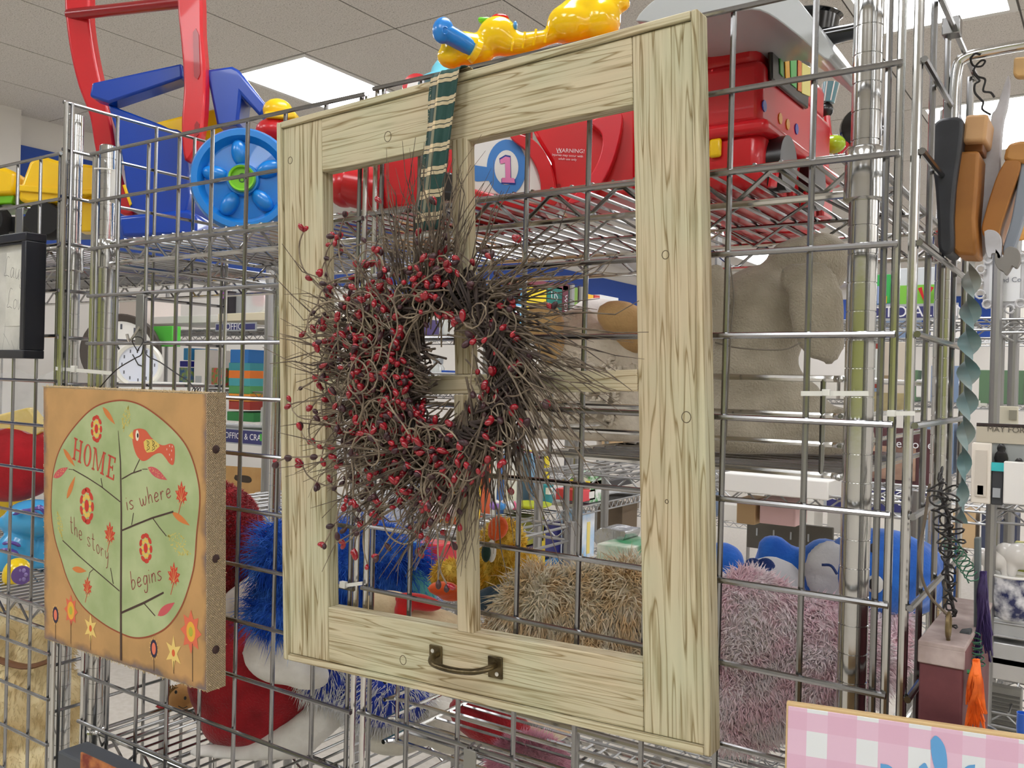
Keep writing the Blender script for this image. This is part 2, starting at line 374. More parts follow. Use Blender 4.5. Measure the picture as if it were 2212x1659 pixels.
for z in (1.656,1.024,.25):
    shelf(U2,QX0,QX1,PY0,PY1,z)
    for x in (QX0,QX1): collar(U2,x,PY0,z+.016)
TOP=1.656+.034+.006; LOW=.848+.034+.006
# ------------------------------------------------------------ wooden window frame
def woodmat(key,base,dark,axis,sc=1.0,seed=0):
    m=D.materials.new(key); m.use_nodes=True; nt=m.node_tree; b=nt.nodes['Principled BSDF']; b.inputs['Roughness'].default_value=.62; b.inputs['Specular IOR Level'].default_value=.3
    tc=nt.nodes.new('ShaderNodeTexCoord'); mp=nt.nodes.new('ShaderNodeMapping')
    s=[52*sc,52*sc,52*sc]; s[axis]=2.4*sc; mp.inputs['Scale'].default_value=s; mp.inputs['Location'].default_value=(seed*3.1,seed*1.7,seed*2.3)
    nt.links.new(tc.outputs['Object'],mp.inputs['Vector'])
    n=nt.nodes.new('ShaderNodeTexNoise'); n.inputs['Scale'].default_value=1.0; n.inputs['Detail'].default_value=2; n.inputs['Roughness'].default_value=.4
    nt.links.new(mp.outputs[0],n.inputs['Vector'])
    mul=nt.nodes.new('ShaderNodeMath'); mul.operation='MULTIPLY'; mul.inputs[1].default_value=9; nt.links.new(n.outputs['Fac'],mul.inputs[0])
    fr=nt.nodes.new('ShaderNodeMath'); fr.operation='FRACT'; nt.links.new(mul.outputs[0],fr.inputs[0])
    r=nt.nodes.new('ShaderNodeValToRGB'); e=r.color_ramp.elements
    e[0].position=0; e[0].color=C(*dark); e[1].position=.13; e[1].color=C(*base)
    e2=e.new(.93); e2.color=C(*[int(v*.955) for v in base]); e3=e.new(1); e3.color=C(*dark)
    nt.links.new(fr.outputs[0],r.inputs[0])
    mp2=nt.nodes.new('ShaderNodeMapping'); s2=[260,260,260]; s2[axis]=9; mp2.inputs['Scale'].default_value=s2; nt.links.new(tc.outputs['Object'],mp2.inputs['Vector'])
    n2=nt.nodes.new('ShaderNodeTexNoise'); n2.inputs['Scale'].default_value=1; n2.inputs['Detail'].default_value=4; nt.links.new(mp2.outputs[0],n2.inputs['Vector'])
    r2=nt.nodes.new('ShaderNodeValToRGB'); r2.color_ramp.elements[0].position=.33; r2.color_ramp.elements[0].color=C(205,196,180); r2.color_ramp.elements[1].position=.5; r2.color_ramp.elements[1].color=(1,1,1,1)
    nt.links.new(n2.outputs['Fac'],r2.inputs[0])
    n3=nt.nodes.new('ShaderNodeTexNoise'); n3.inputs['Scale'].default_value=9; nt.links.new(tc.outputs['Object'],n3.inputs['Vector'])
    r3=nt.nodes.new('ShaderNodeValToRGB'); r3.color_ramp.elements[0].position=.35; r3.color_ramp.elements[0].color=C(255,246,238); r3.color_ramp.elements[1].position=.65; r3.color_ramp.elements[1].color=C(247,252,244)
    nt.links.new(n3.outputs['Fac'],r3.inputs[0])
    mx=nt.nodes.new('ShaderNodeMixRGB'); mx.blend_type='MULTIPLY'; mx.inputs[0].default_value=1; nt.links.new(r.outputs[0],mx.inputs[1]); nt.links.new(r2.outputs[0],mx.inputs[2])
    mx2=nt.nodes.new('ShaderNodeMixRGB'); mx2.blend_type='MULTIPLY'; mx2.inputs[0].default_value=1; nt.links.new(mx.outputs[0],mx2.inputs[1]); nt.links.new(r3.outputs[0],mx2.inputs[2])
    nt.links.new(mx2.outputs[0],b.inputs['Base Color'])
    bp=nt.nodes.new('ShaderNodeBump'); bp.inputs['Strength'].default_value=.35; bp.inputs['Distance'].default_value=.0012
    ad=nt.nodes.new('ShaderNodeMath'); ad.operation='ADD'; nt.links.new(r.outputs[0],ad.inputs[0]); nt.links.new(n2.outputs['Fac'],ad.inputs[1]); nt.links.new(ad.outputs[0],bp.inputs['Height']); nt.links.new(bp.outputs[0],b.inputs['Normal'])
    return m
WB=(205,197,171); WD=(146,130,96)
FM=Matrix(((0.99915679,0.0023876,-0.04098801,-0.12931321),(-0.00287548,0.99992567,-0.01184817,-0.03821442),(0.04095667,0.01195604,0.99908939,1.8003738),(0,0,0,1)))
FW,FH=.5686,.6806
fr=thing('window_frame_decor','pale whitewashed wooden window frame with cross bars, hung on the wire grid','window frame',M=FM)
NO=(0,0,0)
def fb(name,x0,x1,z0,z1,y0,y1,axis,seed,bev=.0012):
    return MB().box2((x0,y0,z0),(x1,y1,z1)).build(name,woodmat('pine_%d'%seed,WB,WD,axis,seed=seed),fr,smooth=30,bevel=bev,origin=NO)
fb('stile',.008,.0768,-FH+.008,-.008,.0045,.0235,2,1)
fb('stile',.5002,.5612,-FH+.008,-.008,.0045,.0235,2,2)
tr=fb('top_rail',.0772,.4998,-.0735,-.008,.0045,.0235,0,3)
br=fb('bottom_rail',.0772,.4998,-FH+.008,-.606,.0045,.0235,0,4)
fb('edge_strip',0,.0076,-FH,0,0,.025,2,5,.002)
fb('edge_strip',.5616,FW,-FH,0,0,.025,2,6,.002)
fb('edge_strip',.0078,.5614,-.0076,0,.0006,.025,0,7)
fb('edge_strip',.0078,.5614,-FH,-FH+.0076,.0006,.025,0,8)
fb('cross_bar',.0772,.4998,-.3485,-.3275,.0035,.0175,0,9)
fb('mullion',.2795,.3010,-.327,-.070,.0035,.0175,2,10)
fb('mullion',.2775,.2998,-.6075,-.3490,.0035,.0175,2,11)
hole=mat('knot_ring',(92,80,60),.7); 
for (x,z,rr,pp) in ((.1857,-.0492,.0052,tr),(.1975,-.6517,.0046,br),(.0205,-.0503,.0038,None),(.531,-.221,.0035,None),(.549,-.373,.0045,None),(.528,-.452,.0016,None)):
    k=MB()
    k.tube([(x+rr*math.cos(a/16*2*PI),.0046,z+rr*1.15*math.sin(a/16*2*PI)) for a in range(16)],.0005,5,closed=True)
    k.build('filled_knot',hole,pp or fr,origin=NO)
# drop handle
ab=mat('aged_brass',(122,108,78),.34,.9,bump=.2,bscale=300,var=.4,rgb2=(58,50,38),vscale=60)
hd=MB(); 
hh=MB().box2((.2385,.0018,-.6500),(.2560,.0044,-.6272)).build('handle',ab,fr,bevel=.0008,origin=NO)
MB().box2((.3192,.0018,-.6500),(.3375,.0044,-.6272)).build('mounting_plate',ab,hh,bevel=.0008,origin=NO)
pts=catmull([(.2500,.002,-.6365),(.2510,-.008,-.6375),(.2620,-.0185,-.6400),(.288,-.021,-.6415),(.314,-.0185,-.6400),(.3265,-.008,-.6375),(.3280,.002,-.6365)],6)
MB().tube(pts,.0040,12,flat=.8).build('grip',ab,hh,origin=NO)
sc=mat('screw_bright',(225,222,214),.35,.6)
for x,z,mm in ((.2435,-.6335,sc),(.2435,-.6435,ab),(.3285,-.6325,ab),(.3310,-.6450,sc)):
    MB().lathe([(.0024,0),(.0022,.0006),(.0012,.0009)],TM((x,.0019,z),(PI/2,0,0)),12).build('screw',mm,hh,origin=NO)
# ------------------------------------------------------------ plaid ribbon
def plaid():
    m=D.materials.new('plaid_cloth'); m.use_nodes=True; nt=m.node_tree; b=nt.nodes['Principled BSDF']; b.inputs['Roughness'].default_value=.9
    uv=nt.nodes.new('ShaderNodeUVMap'); sx=nt.nodes.new('ShaderNodeSeparateXYZ'); nt.links.new(uv.outputs[0],sx.inputs[0])
    def bands(out,stops,scale,off=0):
        a=nt.nodes.new('ShaderNodeMath'); a.operation='MULTIPLY_ADD'; a.inputs[1].default_value=scale; a.inputs[2].default_value=off; nt.links.new(out,a.inputs[0])
        f=nt.nodes.new('ShaderNodeMath'); f.operation='FRACT'; nt.links.new(a.outputs[0],f.inputs[0])
        r=nt.nodes.new('ShaderNodeValToRGB'); r.color_ramp.interpolation='CONSTANT'; e=r.color_ramp.elements
        e[0].position=0; e[0].color=C(*stops[0][1]); e[1].position=stops[1][0]; e[1].color=C(*stops[1][1])
        for p,c in stops[2:]: q=e.new(p); q.color=C(*c)
        nt.links.new(f.outputs[0],r.inputs[0]); return r
    cr=(222,202,165); gn=(38,72,66); bk=(24,26,30); gy=(110,116,118)
    h=bands(sx.outputs['Y'],[(0,gn),(.56,bk),(.58,cr),(.75,bk),(.79,cr),(.94,bk),(.97,gn)],8.2,.15)
    v=bands(sx.outputs['X'],[(0,gn),(.04,bk),(.10,gy),(.20,bk),(.24,cr),(.36,gn),(.95,bk)],1,0)
    mx=nt.nodes.new('ShaderNodeMixRGB'); mx.inputs[0].default_value=.30; nt.links.new(h.outputs[0],mx.inputs[1]); nt.links.new(v.outputs[0],mx.inputs[2])
    nt.links.new(mx.outputs[0],b.inputs['Base Color'])
    n=nt.nodes.new('ShaderNodeTexNoise'); n.inputs['Scale'].default_value=900; tc=nt.nodes.new('ShaderNodeTexCoord'); nt.links.new(tc.outputs['Object'],n.inputs['Vector'])
    bp=nt.nodes.new('ShaderNodeBump'); bp.inputs['Strength'].default_value=.4; bp.inputs['Distance'].default_value=.001; nt.links.new(n.outputs['Fac'],bp.inputs['Height']); nt.links.new(bp.outputs[0],b.inputs['Normal'])
    return m
rb=thing('hanging_ribbon','dark green plaid cloth ribbon looped over the top of the wooden frame','ribbon',M=FM)
rows=34; cols=28; V=[];Fc=[]; UVs=[]
for i in range(rows+1):
    t=i/rows
    for j in range(cols+1):
        s=j/cols
        # spine: over the frame top, then down the front to the wreath
        if t<.16:
            a=t/.16; z=.002+ .004*math.sin(a*PI); y=.026-(a*.034); 
            if a<.3: z-= (.3-a)*.12
            wd=.0420; cx=.2830
        else:
            a=(t-.16)/.84; z=.001-a*.172; y=-.0085-.012*a; wd=.0420-.005*math.sin(min(1,a*1.2)*PI*.6)-.001*a; cx=.2830-.0185*a**1.15
        fold=math.sin(s*PI*3.2+.7*math.sin(t*3))*.0016+math.sin(s*PI*9+t*5)*.0008
        edge=.0015*math.sin(t*17) if j==0 else 0
        V.append((cx+(s-.5)*wd+edge,y+fold*(1 if t>.1 else .3)-.0012,z)); UVs.append((s,t))
for i in range(rows):
    for j in range(cols): a=i*(cols+1)+j; Fc.append((a,a+1,a+cols+2,a+cols+1))
mb=MB(); mb.add(V,Fc); ro=mb.build('cloth_strip',plaid(),rb,smooth=60,origin=NO,fix=False)
ul=ro.data.uv_layers.new(name='UVMap')
for l in ro.data.loops: ul.data[l.index].uv=UVs[l.vertex_index]
so=ro.modifiers.new('t','SOLIDIFY'); so.thickness=.0008
# frayed edge threads
ft=MB()
for i in range(70):
    t=R_.random(); a=t; z=.001-a*.172; cx=.2830-.0185*a**1.15; sd=R_.choice((-1,1)); wd=.0375-.006*math.sin(min(1,a*1.2)*PI*.6)-.002*a
    p=Vector((cx+sd*wd/2,-.0095-.012*a,z)); ft.tube([p,p+Vector((sd*R_.uniform(.0005,.0022),R_.uniform(-.001,.001),R_.uniform(-.002,.002)))],.00018,3)
ft.build('frayed_threads',mat('thread',(205,190,160),.9),rb,origin=NO)['kind']='stuff'
# ------------------------------------------------------------ berry wreath
wr=thing('berry_wreath','round twig wreath with dark red berries hanging from a plaid ribbon','wreath',M=FM)
rw=random.Random(21)
WCx,WCz,WY=.298,-.322,-.028; WR=.076
twig=mat('twig',(120,106,88),.8,var=.8,rgb2=(62,50,45),vscale=50,bump=.3,bscale=400); twigd=mat('twig_dark',(70,56,50),.85,var=.5,rgb2=(34,27,26),vscale=60)
vine=mat('stem_grey',(150,136,114),.7,var=.6,rgb2=(88,72,62),vscale=60)
core=MB()
for i in range(80):      # bundled vine ring
    ph=rw.random()*6.28; rr=rw.uniform(.002,.021); tw=rw.choice((3,4,5)); pts=[]
    a0=rw.random()*6.28; n=44; L=rw.uniform(.55,1.0)
    for k in range(int(n*L)+1):
        a=a0+2*PI*k/n; q=ph+a*tw; R1=WR+rr*math.cos(q)*1.1
        pts.append((WCx+R1*math.cos(a),WY+rr*math.sin(q),WCz+R1*math.sin(a)*1.12))
    core.tube(pts,rw.uniform(.0008,.0018),5)
co=core.build('twig_ring',twigd,wr,origin=NO)
def ringpt(a,sp=.014): 
    r=WR+rw.uniform(-sp,sp); return Vector((WCx+r*math.cos(a),WY+rw.uniform(-.012,.010),WCz+r*math.sin(a)*1.12))
def dirs(a): return Vector((math.cos(a),0,math.sin(a))),Vector((math.sin(a),0,-math.cos(a)))   # outward, clockwise
def ok(p,front=True):
    # stay in front of the frame plane
    if p.y>-.004: p.y=-.004-rw.random()*.004
    return p
straight=[]
for i in range(900):
    a=rw.uniform(0,2*PI); deg=math.degrees(a)%360
    wgt=.75 if (deg<75 or deg>290) else (.45 if 75<=deg<120 else .8)
    if rw.random()>wgt: continue
    o,c=dirs(a); p=ringpt(a)
    L=rw.uniform(.05,.16)*(1.0 if deg<100 or deg>300 else 1.0)
    k=rw.uniform(.15,.75); d=(c*(1-k)+o*k).normalized()
    if 75<deg<115: d=(Vector((.35,0,1))+Vector((rw.uniform(-.6,.5),0,0))).normalized(); L*=.9
    if 150<deg<215: d=(o+Vector((0,0,rw.uniform(-.5,.6)))).normalized()
    dy=rw.uniform(-.45,.15); pts=[p-d*L*.35]
    for s in range(1,6):
        q=p+d*L*(s/5)+c*(L*.10*(s/5)**2*rw.uniform(-.6,1.2))+Vector((0,dy*L*(s/5),0)); q+=Vector((rw.uniform(-1,1),rw.uniform(-1,1),rw.uniform(-1,1)))*.0012; pts.append(ok(q))
    r=rw.uniform(.0006,.0012); straight.append((L,pts,[r*1.15]*3+[r*.8,r*.6,r*.3]))
    if rw.random()<.35:
        s=pts[3]; e=s+(d+Vector((rw.uniform(-.5,.5),0,rw.uniform(-.5,.5)))).normalized()*L*.4; straight.append((L*.4,[s,ok(s.lerp(e,.5)+Vector((0,0,.002))),ok(e)],[r*.6,r*.5,r*.3]))
straight.sort(key=lambda q:-q[0])
for L,p,r in straight[:90]: MB().tube(p,r,5).build('twig',twig,co,origin=NO)
rest=MB()
for L,p,r in straight[90:]: rest.tube(p,r,4)
rest.build('twig',twig,co,origin=NO)['kind']='stuff'
# curling berry stems
stems=[]; berries=[]
for i in range(430):
    a=rw.choice([rw.uniform(0,2*PI),rw.uniform(1.9,5.0),rw.uniform(2.4,4.4)]); deg=math.degrees(a)%360
    if 300<deg or deg<35:
        if rw.random()<.35: continue
    o,c=dirs(a); p=ringpt(a,.02); p.y-=rw.uniform(0,.015); p+=o*(rw.uniform(0,.05) if 120<deg<260 else 0)
    th=math.atan2(0,1); d=(o*rw.uniform(-.15,1)+c*rw.uniform(-.4,.9)+Vector((rw.uniform(-.2,.2),0,0))).normalized(); ang=math.atan2(d.z,d.x); cur=rw.uniform(-1,1)*.55
    L=rw.uniform(.045,.125)*(1.15 if 110<deg<290 else .7); n=11; pts=[p.copy()]; q=p.copy(); y=rw.uniform(-.5,.1)
    for s in range(n):
        ang+=cur+rw.uniform(-.12,.12); cur+=rw.uniform(-.25,.25); cur=max(-.75,min(.75,cur))
        if s==0: pass
        q=q+Vector((math.cos(ang),y*(1-s/n*1.2),math.sin(ang)))*(L/n); 
        # keep the middle of the wreath open
        dx,dz=q.x-WCx,(q.z-WCz)/1.15; rr=math.hypot(dx,dz)
        if rr<.052: q.x=WCx+dx/rr*.052; q.z=WCz+dz/rr*.052*1.15
        pts.append(ok(q.copy()))
        if s in (3,5,8,10) and rw.random()<.28:
            for b in range(rw.choice((1,1,2))):
                berries.append((q.copy(),Vector((math.cos(ang+rw.uniform(-1.2,1.2)),rw.uniform(-.8,.3),math.sin(ang+rw.uniform(-1.2,1.2))))))
    e=pts[-1]-pts[-2]
    for b in range(rw.choice((1,2,2))):
        dd=Vector((math.cos(ang+rw.uniform(-.9,.9)),rw.uniform(-.7,.2),math.sin(ang+rw.uniform(-.9,.9)))); berries.append((pts[-1].copy(),dd))
    stems.append((L,pts))
stems.sort(key=lambda s:-s[0]); vst=[]
for i,(L,p) in enumerate(stems):
    if i<90: MB().tube(catmull(p,2),.00095,5).build('berry_stem',vine,co,origin=NO)
    else: vst.append(p)
r2=MB()
for p in vst: r2.tube(p,.00085,4)
r2.build('berry_stem',vine,co,origin=NO)['kind']='stuff'
bred=mat('berry_red',(176,24,42),.22,coat=.5,var=.5,rgb2=(112,14,28),vscale=90); bdark=mat('berry_dark',(74,34,40),.45,coat=.15,var=.5,rgb2=(40,22,28),vscale=120)
protos=[]
for mm in (bred,bdark):
    me=MB().lathe([(.0003,-.0012),(.0012,0),(.0026,.0024),(.0029,.0044),(.0024,.0064),(.0012,.0077),(.0003,.0080)],None,10)
    protos.append(me)
def bmat(p,d,s):
    d=d.normalized(); qq=d.to_track_quat('Z','Y'); return Matrix.LocRotScale(p,qq,Vector((s,s,s*rw.uniform(.85,1.25))))
bl=[]
for p,d in berries:
    s=rw.uniform(.85,1.25); mi=0 if rw.random()<.62 else 1
    bl.append((s*(1.2-p.y*8),bmat(p,d,s),mi))
bl.sort(key=lambda q:-q[0]); bo=[None,None]; rs=[MB(),MB()]
for i,(s,M,mi) in enumerate(bl):
    if i<96:
        if bo[mi] is None: bo[mi]=protos[mi].build('berry',(bred,bdark)[mi],co,origin=NO,smooth=60); bo[mi].matrix_local=M
        else: q=bo[mi].copy(); COL.objects.link(q); q.matrix_local=M
    else: rs[mi].add(protos[mi].v,protos[mi].f,M)
for mi in (0,1): rs[mi].build('berry',(bred,bdark)[mi],co,origin=NO,smooth=60)['kind']='stuff'
# ------------------------------------------------------------ painted HOME sign
SM=Matrix(((0.99986743,-0.016245,-0.00110647,-0.63427822),(0.01621058,0.99952751,-0.02611445,-0.05839914),(0.00153018,0.02609305,0.99965835,1.45097998),(0,0,0,1)))
SI=SM.inverted()
def planepx(M,MI,x,y):
    n=M.to_3x3()@Vector((0,1,0)); o=M.translation; d=ray(x,y); q=MI@(CAM+d*((o-CAM).dot(n)/d.dot(n))); return (q.x,q.z)
def SP(x,y): return planepx(SM,SI,x,y)
def z3(X,Y): return SP(X/3.456,820+Y/3.456)
def z4(X,Y): return SP(X/3.16,1200+Y/3.16)
sg=thing('painted_sign','square painted sign reading HOME is where the story begins, on burlap','sign',M=SM)
SW=.3974
def signmat():
    m=mat('sign_orange',(194,150,96),.75); nt=m.node_tree; b=nt.nodes['Principled BSDF']; tc=nt.nodes.new('ShaderNodeTexCoord')
    sx=nt.nodes.new('ShaderNodeSeparateXYZ'); nt.links.new(tc.outputs['Object'],sx.inputs[0])
    def M(op,a,b_=None):
        n=nt.nodes.new('ShaderNodeMath'); n.operation=op
        for i,v in enumerate((a,b_)):
            if v is None: continue
            if isinstance(v,(int,float)): n.inputs[i].default_value=v
            else: nt.links.new(v,n.inputs[i])
        return n.outputs[0]
    x=sx.outputs['X']; z=M('MULTIPLY',sx.outputs['Z'],-1)
    e=M('MINIMUM',M('MINIMUM',x,M('SUBTRACT',SW,x)),M('MINIMUM',M('ADD',z,.012),M('SUBTRACT',SW,z)))
    n=nt.nodes.new('ShaderNodeTexNoise'); n.inputs['Scale'].default_value=26; n.inputs['Detail'].default_value=6; nt.links.new(tc.outputs['Object'],n.inputs['Vector'])
    w=M('ADD',M('MULTIPLY',e,26),n.outputs['Fac'])
    r=nt.nodes.new('ShaderNodeValToRGB'); el=r.color_ramp.elements; el[0].position=.46; el[0].color=C(120,104,100); el[1].position=.80; el[1].color=C(194,150,96)
    q=el.new(.62); q.color=C(164,126,86); nt.links.new(w,r.inputs[0])
    n2=nt.nodes.new('ShaderNodeTexNoise'); n2.inputs['Scale'].default_value=14; n2.inputs['Detail'].default_value=4; nt.links.new(tc.outputs['Object'],n2.inputs['Vector'])
    r2=nt.nodes.new('ShaderNodeValToRGB'); r2.color_ramp.elements[0].position=.35; r2.color_ramp.elements[0].color=C(232,236,235); r2.color_ramp.elements[1].position=.6; r2.color_ramp.elements[1].color=(1,1,1,1); nt.links.new(n2.outputs['Fac'],r2.inputs[0])
    mx=nt.nodes.new('ShaderNodeMixRGB'); mx.blend_type='MULTIPLY'; mx.inputs[0].default_value=1; nt.links.new(r.outputs[0],mx.inputs[1]); nt.links.new(r2.outputs[0],mx.inputs[2]); nt.links.new(mx.outputs[0],b.inputs['Base Color'])
    return m
bd=MB().box2((0,0,-SW),(SW,.028,0)).build('board',signmat(),sg,smooth=0,origin=NO)
def burlap():
    m=mat('burlap',(206,182,146),.95); nt=m.node_tree; b=nt.nodes['Principled BSDF']; tc=nt.nodes.new('ShaderNodeTexCoord'); sx=nt.nodes.new('ShaderNodeSeparateXYZ'); nt.links.new(tc.outputs['Object'],sx.inputs[0])
    def sn(o,k,ph=0):
        a=nt.nodes.new('ShaderNodeMath'); a.operation='MULTIPLY_ADD'; a.inputs[1].default_value=k; a.inputs[2].default_value=ph; nt.links.new(o,a.inputs[0]); s=nt.nodes.new('ShaderNodeMath'); s.operation='SINE'; nt.links.new(a.outputs[0],s.inputs[0]); return s.outputs[0]
    a=nt.nodes.new('ShaderNodeMath'); a.operation='MULTIPLY'; nt.links.new(sn(sx.outputs['Z'],1900),a.inputs[0])
    ad=nt.nodes.new('ShaderNodeMath'); ad.operation='ADD'; nt.links.new(sx.outputs['X'],ad.inputs[0]); nt.links.new(sx.outputs['Y'],ad.inputs[1]); nt.links.new(sn(ad.outputs[0],1900),a.inputs[1])
    r=nt.nodes.new('ShaderNodeValToRGB'); r.color_ramp.elements[0].position=.0; r.color_ramp.elements[0].color=C(214,190,154); r.color_ramp.elements[1].position=.75; r.color_ramp.elements[1].color=C(124,102,74); nt.links.new(a.outputs[0],r.inputs[0]); nt.links.new(r.outputs[0],b.inputs['Base Color'])
    bp=nt.nodes.new('ShaderNodeBump'); bp.inputs['Strength'].default_value=.8; bp.inputs['Distance'].default_value=.002; bp.invert=True; nt.links.new(a.outputs[0],bp.inputs['Height']); nt.links.new(bp.outputs[0],b.inputs['Normal']); return m
bu=burlap()
be=MB().box2((SW,-.0006,-SW-.002),(SW+.0015,.0300,.002)).box2((-.0012,.0005,-SW),(0,.03,.002)).box2((0,.0,.0),(SW,.030,.0018)).box2((0,.0008,-SW-.0016),(SW,.030,-SW)).build('burlap_wrap',bu,sg,smooth=0,origin=NO)
fy=MB(); rf=random.Random(4)
for i in range(520):
    q=rf.random()
    if q<.55: p=Vector((rf.uniform(0,SW),rf.uniform(-.0012,.003),.0012)); d=Vector((rf.uniform(-1,1),rf.uniform(-.6,.3),rf.uniform(.1,1)))
    elif q<.75: p=Vector((rf.uniform(0,SW),rf.uniform(0,.004),-SW-.001)); d=Vector((rf.uniform(-1,1),rf.uniform(-.3,.3),-1))
    elif q<.9: p=Vector((SW+.0015,rf.uniform(0,.03),rf.uniform(-SW,0))); d=Vector((1,rf.uniform(-.5,.5),rf.uniform(-.5,.5)))
    else: p=Vector((0,.001,rf.uniform(-SW,0))); d=Vector((-1,0,rf.uniform(-.7,.7)))
    d=d.normalized()*rf.uniform(.0015,.0045); fy.tube([p,p+d*.6+Vector((0,-.0005,0)),p+d+Vector((rf.uniform(-1,1),0,rf.uniform(-1,1)))*.0012],.0004,3)
fy.build('frayed_edge',mat('jute',(206,184,142),.95),be,origin=NO)['kind']='stuff'
for z in (-.074,-.2215,-.345):
    MB().lathe([(.0058,0),(.0056,.0008),(.0035,.0018),(.0005,.0022)],TM((SW+.0015,.0135,z),(0,PI/2,0)),20).build('stud',mat('stud_brown',(62,40,36),.6),be,origin=NO)
PY=[-.00025]
def paint(name,rgb,fn,y=None,rough=.75,label=None,var=0,rgb2=None,par=None):
    m=mat('paint_%s_%d_%d_%d'%((name,)+rgb),rgb,rough,var=var,rgb2=rgb2,vscale=14); b=MB(); fn(b); 
    for i,v in enumerate(b.v): b.v[i]=(v[0],(y if y is not None else PY[0]),v[2])
    o=b.build(name,m,par or bd,smooth=0,origin=NO,fix=False); return o
ov=[z3(*p) for p in ((385,850),(398,700),(440,540),(520,400),(640,260),(740,190),(870,157),(985,165),(1100,215),(1250,330),(1370,460),(1440,600),(1485,780),(1492,930),(1470,1150))]
ov+=[z4(*p) for p in ((1330,40),(1300,180),(1240,350),(1150,480),(1040,545),(930,562),(830,532),(700,460),(560,340),(470,180),(420,30))]+[z3(*p) for p in ((410,1180),(385,1000))]
ovs=[(p.x,p.z) for p in catmull([(a,0,b) for a,b in ov+ov[:1]],5)]
paint('tree_crown',(178,190,142),lambda b:b.poly(ovs[:-1],0),-.00030,var=.8,rgb2=(156,172,120))
paint('crown_outline',(150,74,46),lambda b:b.strip(ovs,.0022,0),-.00055)
br_=(72,52,44)
def tree(b):
    b.strip([z3(885,380),z3(902,620),z3(908,1000),z3(905,1659),z4(828,715)],[.0008,.0028,.0038,.0044,.0048],0)
    for pts,w in (([(550,672),(660,735),(760,800),(900,912)],.0018),([(757,735),(768,810)],.0015),([(470,1200),(580,1305),(700,1410),(895,1578)],.0018),([(828,1405),(848,1525)],.0016),([(700,1415),(672,1440),(662,1490)],.0012),
        ([(1060,675),(985,700),(912,742)],.0018),([(1045,595),(1000,690)],.0015),([(915,1125),(1020,1080),(1140,1032),(1297,985)],.0026),([(1000,995),(985,1085)],.0016),([(1140,1030),(1190,1100),(1245,1168)],.0016),([(515,668),(552,672)],.0009),([(1065,668),(1105,668)],.0009)):
        b.strip([z3(*p) for p in pts],w,0)
    b.strip([z4(832,390),z4(985,322),z4(1120,252)],[.0032,.0034,.0026],0); b.strip([z4(985,325),z4(1062,412)],.0018,0)
    for x,y0,y1 in ((381,440,570),(486,445,600),(620,545,645),(1053,690,790),(1188,720,805),(1316,600,860)): b.strip([z4(x,y0),z4(x,y1)],.0011,0)
paint('tree_branches',br_,tree,-.00065)
def leaf(b,p0,p1,w,zf=z3,n=8):
    a=Vector(zf(*p0)); c=Vector(zf(*p1)); d=c-a; nn=Vector((-d.y,d.x)).normalized(); P=[]
    for s in (1,-1):
        for i in range(n+1):
            t=i/n if s==1 else 1-i/n; P.append(tuple(a+d*t+nn*s*w/2*math.sin(PI*t**.8)))
    b.poly(P,0)
OR=(206,122,60)
[paint('orange_leaf',OR,lambda b:leaf(b,p,q,.0095),-.0005) for p,q in (((768,205),(862,335)),((474,515),(562,650)),((500,890),(565,720)),((1285,990),(1420,1090)),((540,1410),(648,1430)))]
paint('pink_leaves',(200,88,92),lambda b:[leaf(b,(400,730),(510,655),.0125),leaf(b,(1105,655),(1250,750),.0125),leaf(b,(1078,410),(1195,320),.012,z4)],-.0005)
def maple(b,cx,cy,s,zf=z3,rot=0):
    P=[]
    for i in range(20):
        a=PI/2+rot+2*PI*i/20; r=[1,.62,.88,.55,.95,.6,.8,.45,.6,.3,.55,.3,.6,.45,.8,.6,.95,.55,.88,.62][i]*s; P.append((r*math.cos(a)*.78,r*math.sin(a)*1.1))
    c=zf(cx,cy); b.poly([(c[0]+x,c[1]+z) for x,z in P],0); b.strip([(c[0],c[1]-s*.3),(c[0]-s*.35,c[1]-s*1.3)],.0012,0)
mp=((1357,870,.0195,z3),(822,1165,.0195,z3),(655,1560,.017,z3),(1300,1475,.0195,z3))
paint('maple_leaves',(200,66,44),lambda b:[maple(b,*m) for m in mp],-.0005)
def veins(b):
    for cx,cy,s,zf in mp:
        c=zf(cx,cy)
        for a in (-1.1,-.5,0,.5,1.1): b.strip([(c[0],c[1]-s*.35),(c[0]+math.sin(a)*s*.55,c[1]-s*.35+math.cos(a)*s*.95)],.0006,0)
    rr=random.Random(3)
    for cx,cy,s,zf in mp:
        c=zf(cx,cy)
        for i in range(16):
            a=2*PI*i/16; b.disc((c[0]+math.cos(a)*s*.5,c[1]+math.sin(a)*s*.68),.0007,.0009,0,6)
    for p0,p1 in (((400,730),(510,655)),((1105,655),(1250,750))):
        a=Vector(z3(*p0)); c=Vector(z3(*p1))
        for i in range(26):
            t=rr.uniform(.12,.85); q=a.lerp(c,t)+Vector((rr.uniform(-1,1),rr.uniform(-1,1)))*.004*math.sin(PI*t); b.disc(tuple(q),.0006,.0007,0,6)
paint('leaf_dots',(226,180,110),veins,-.0008)
YE=(222,190,90)
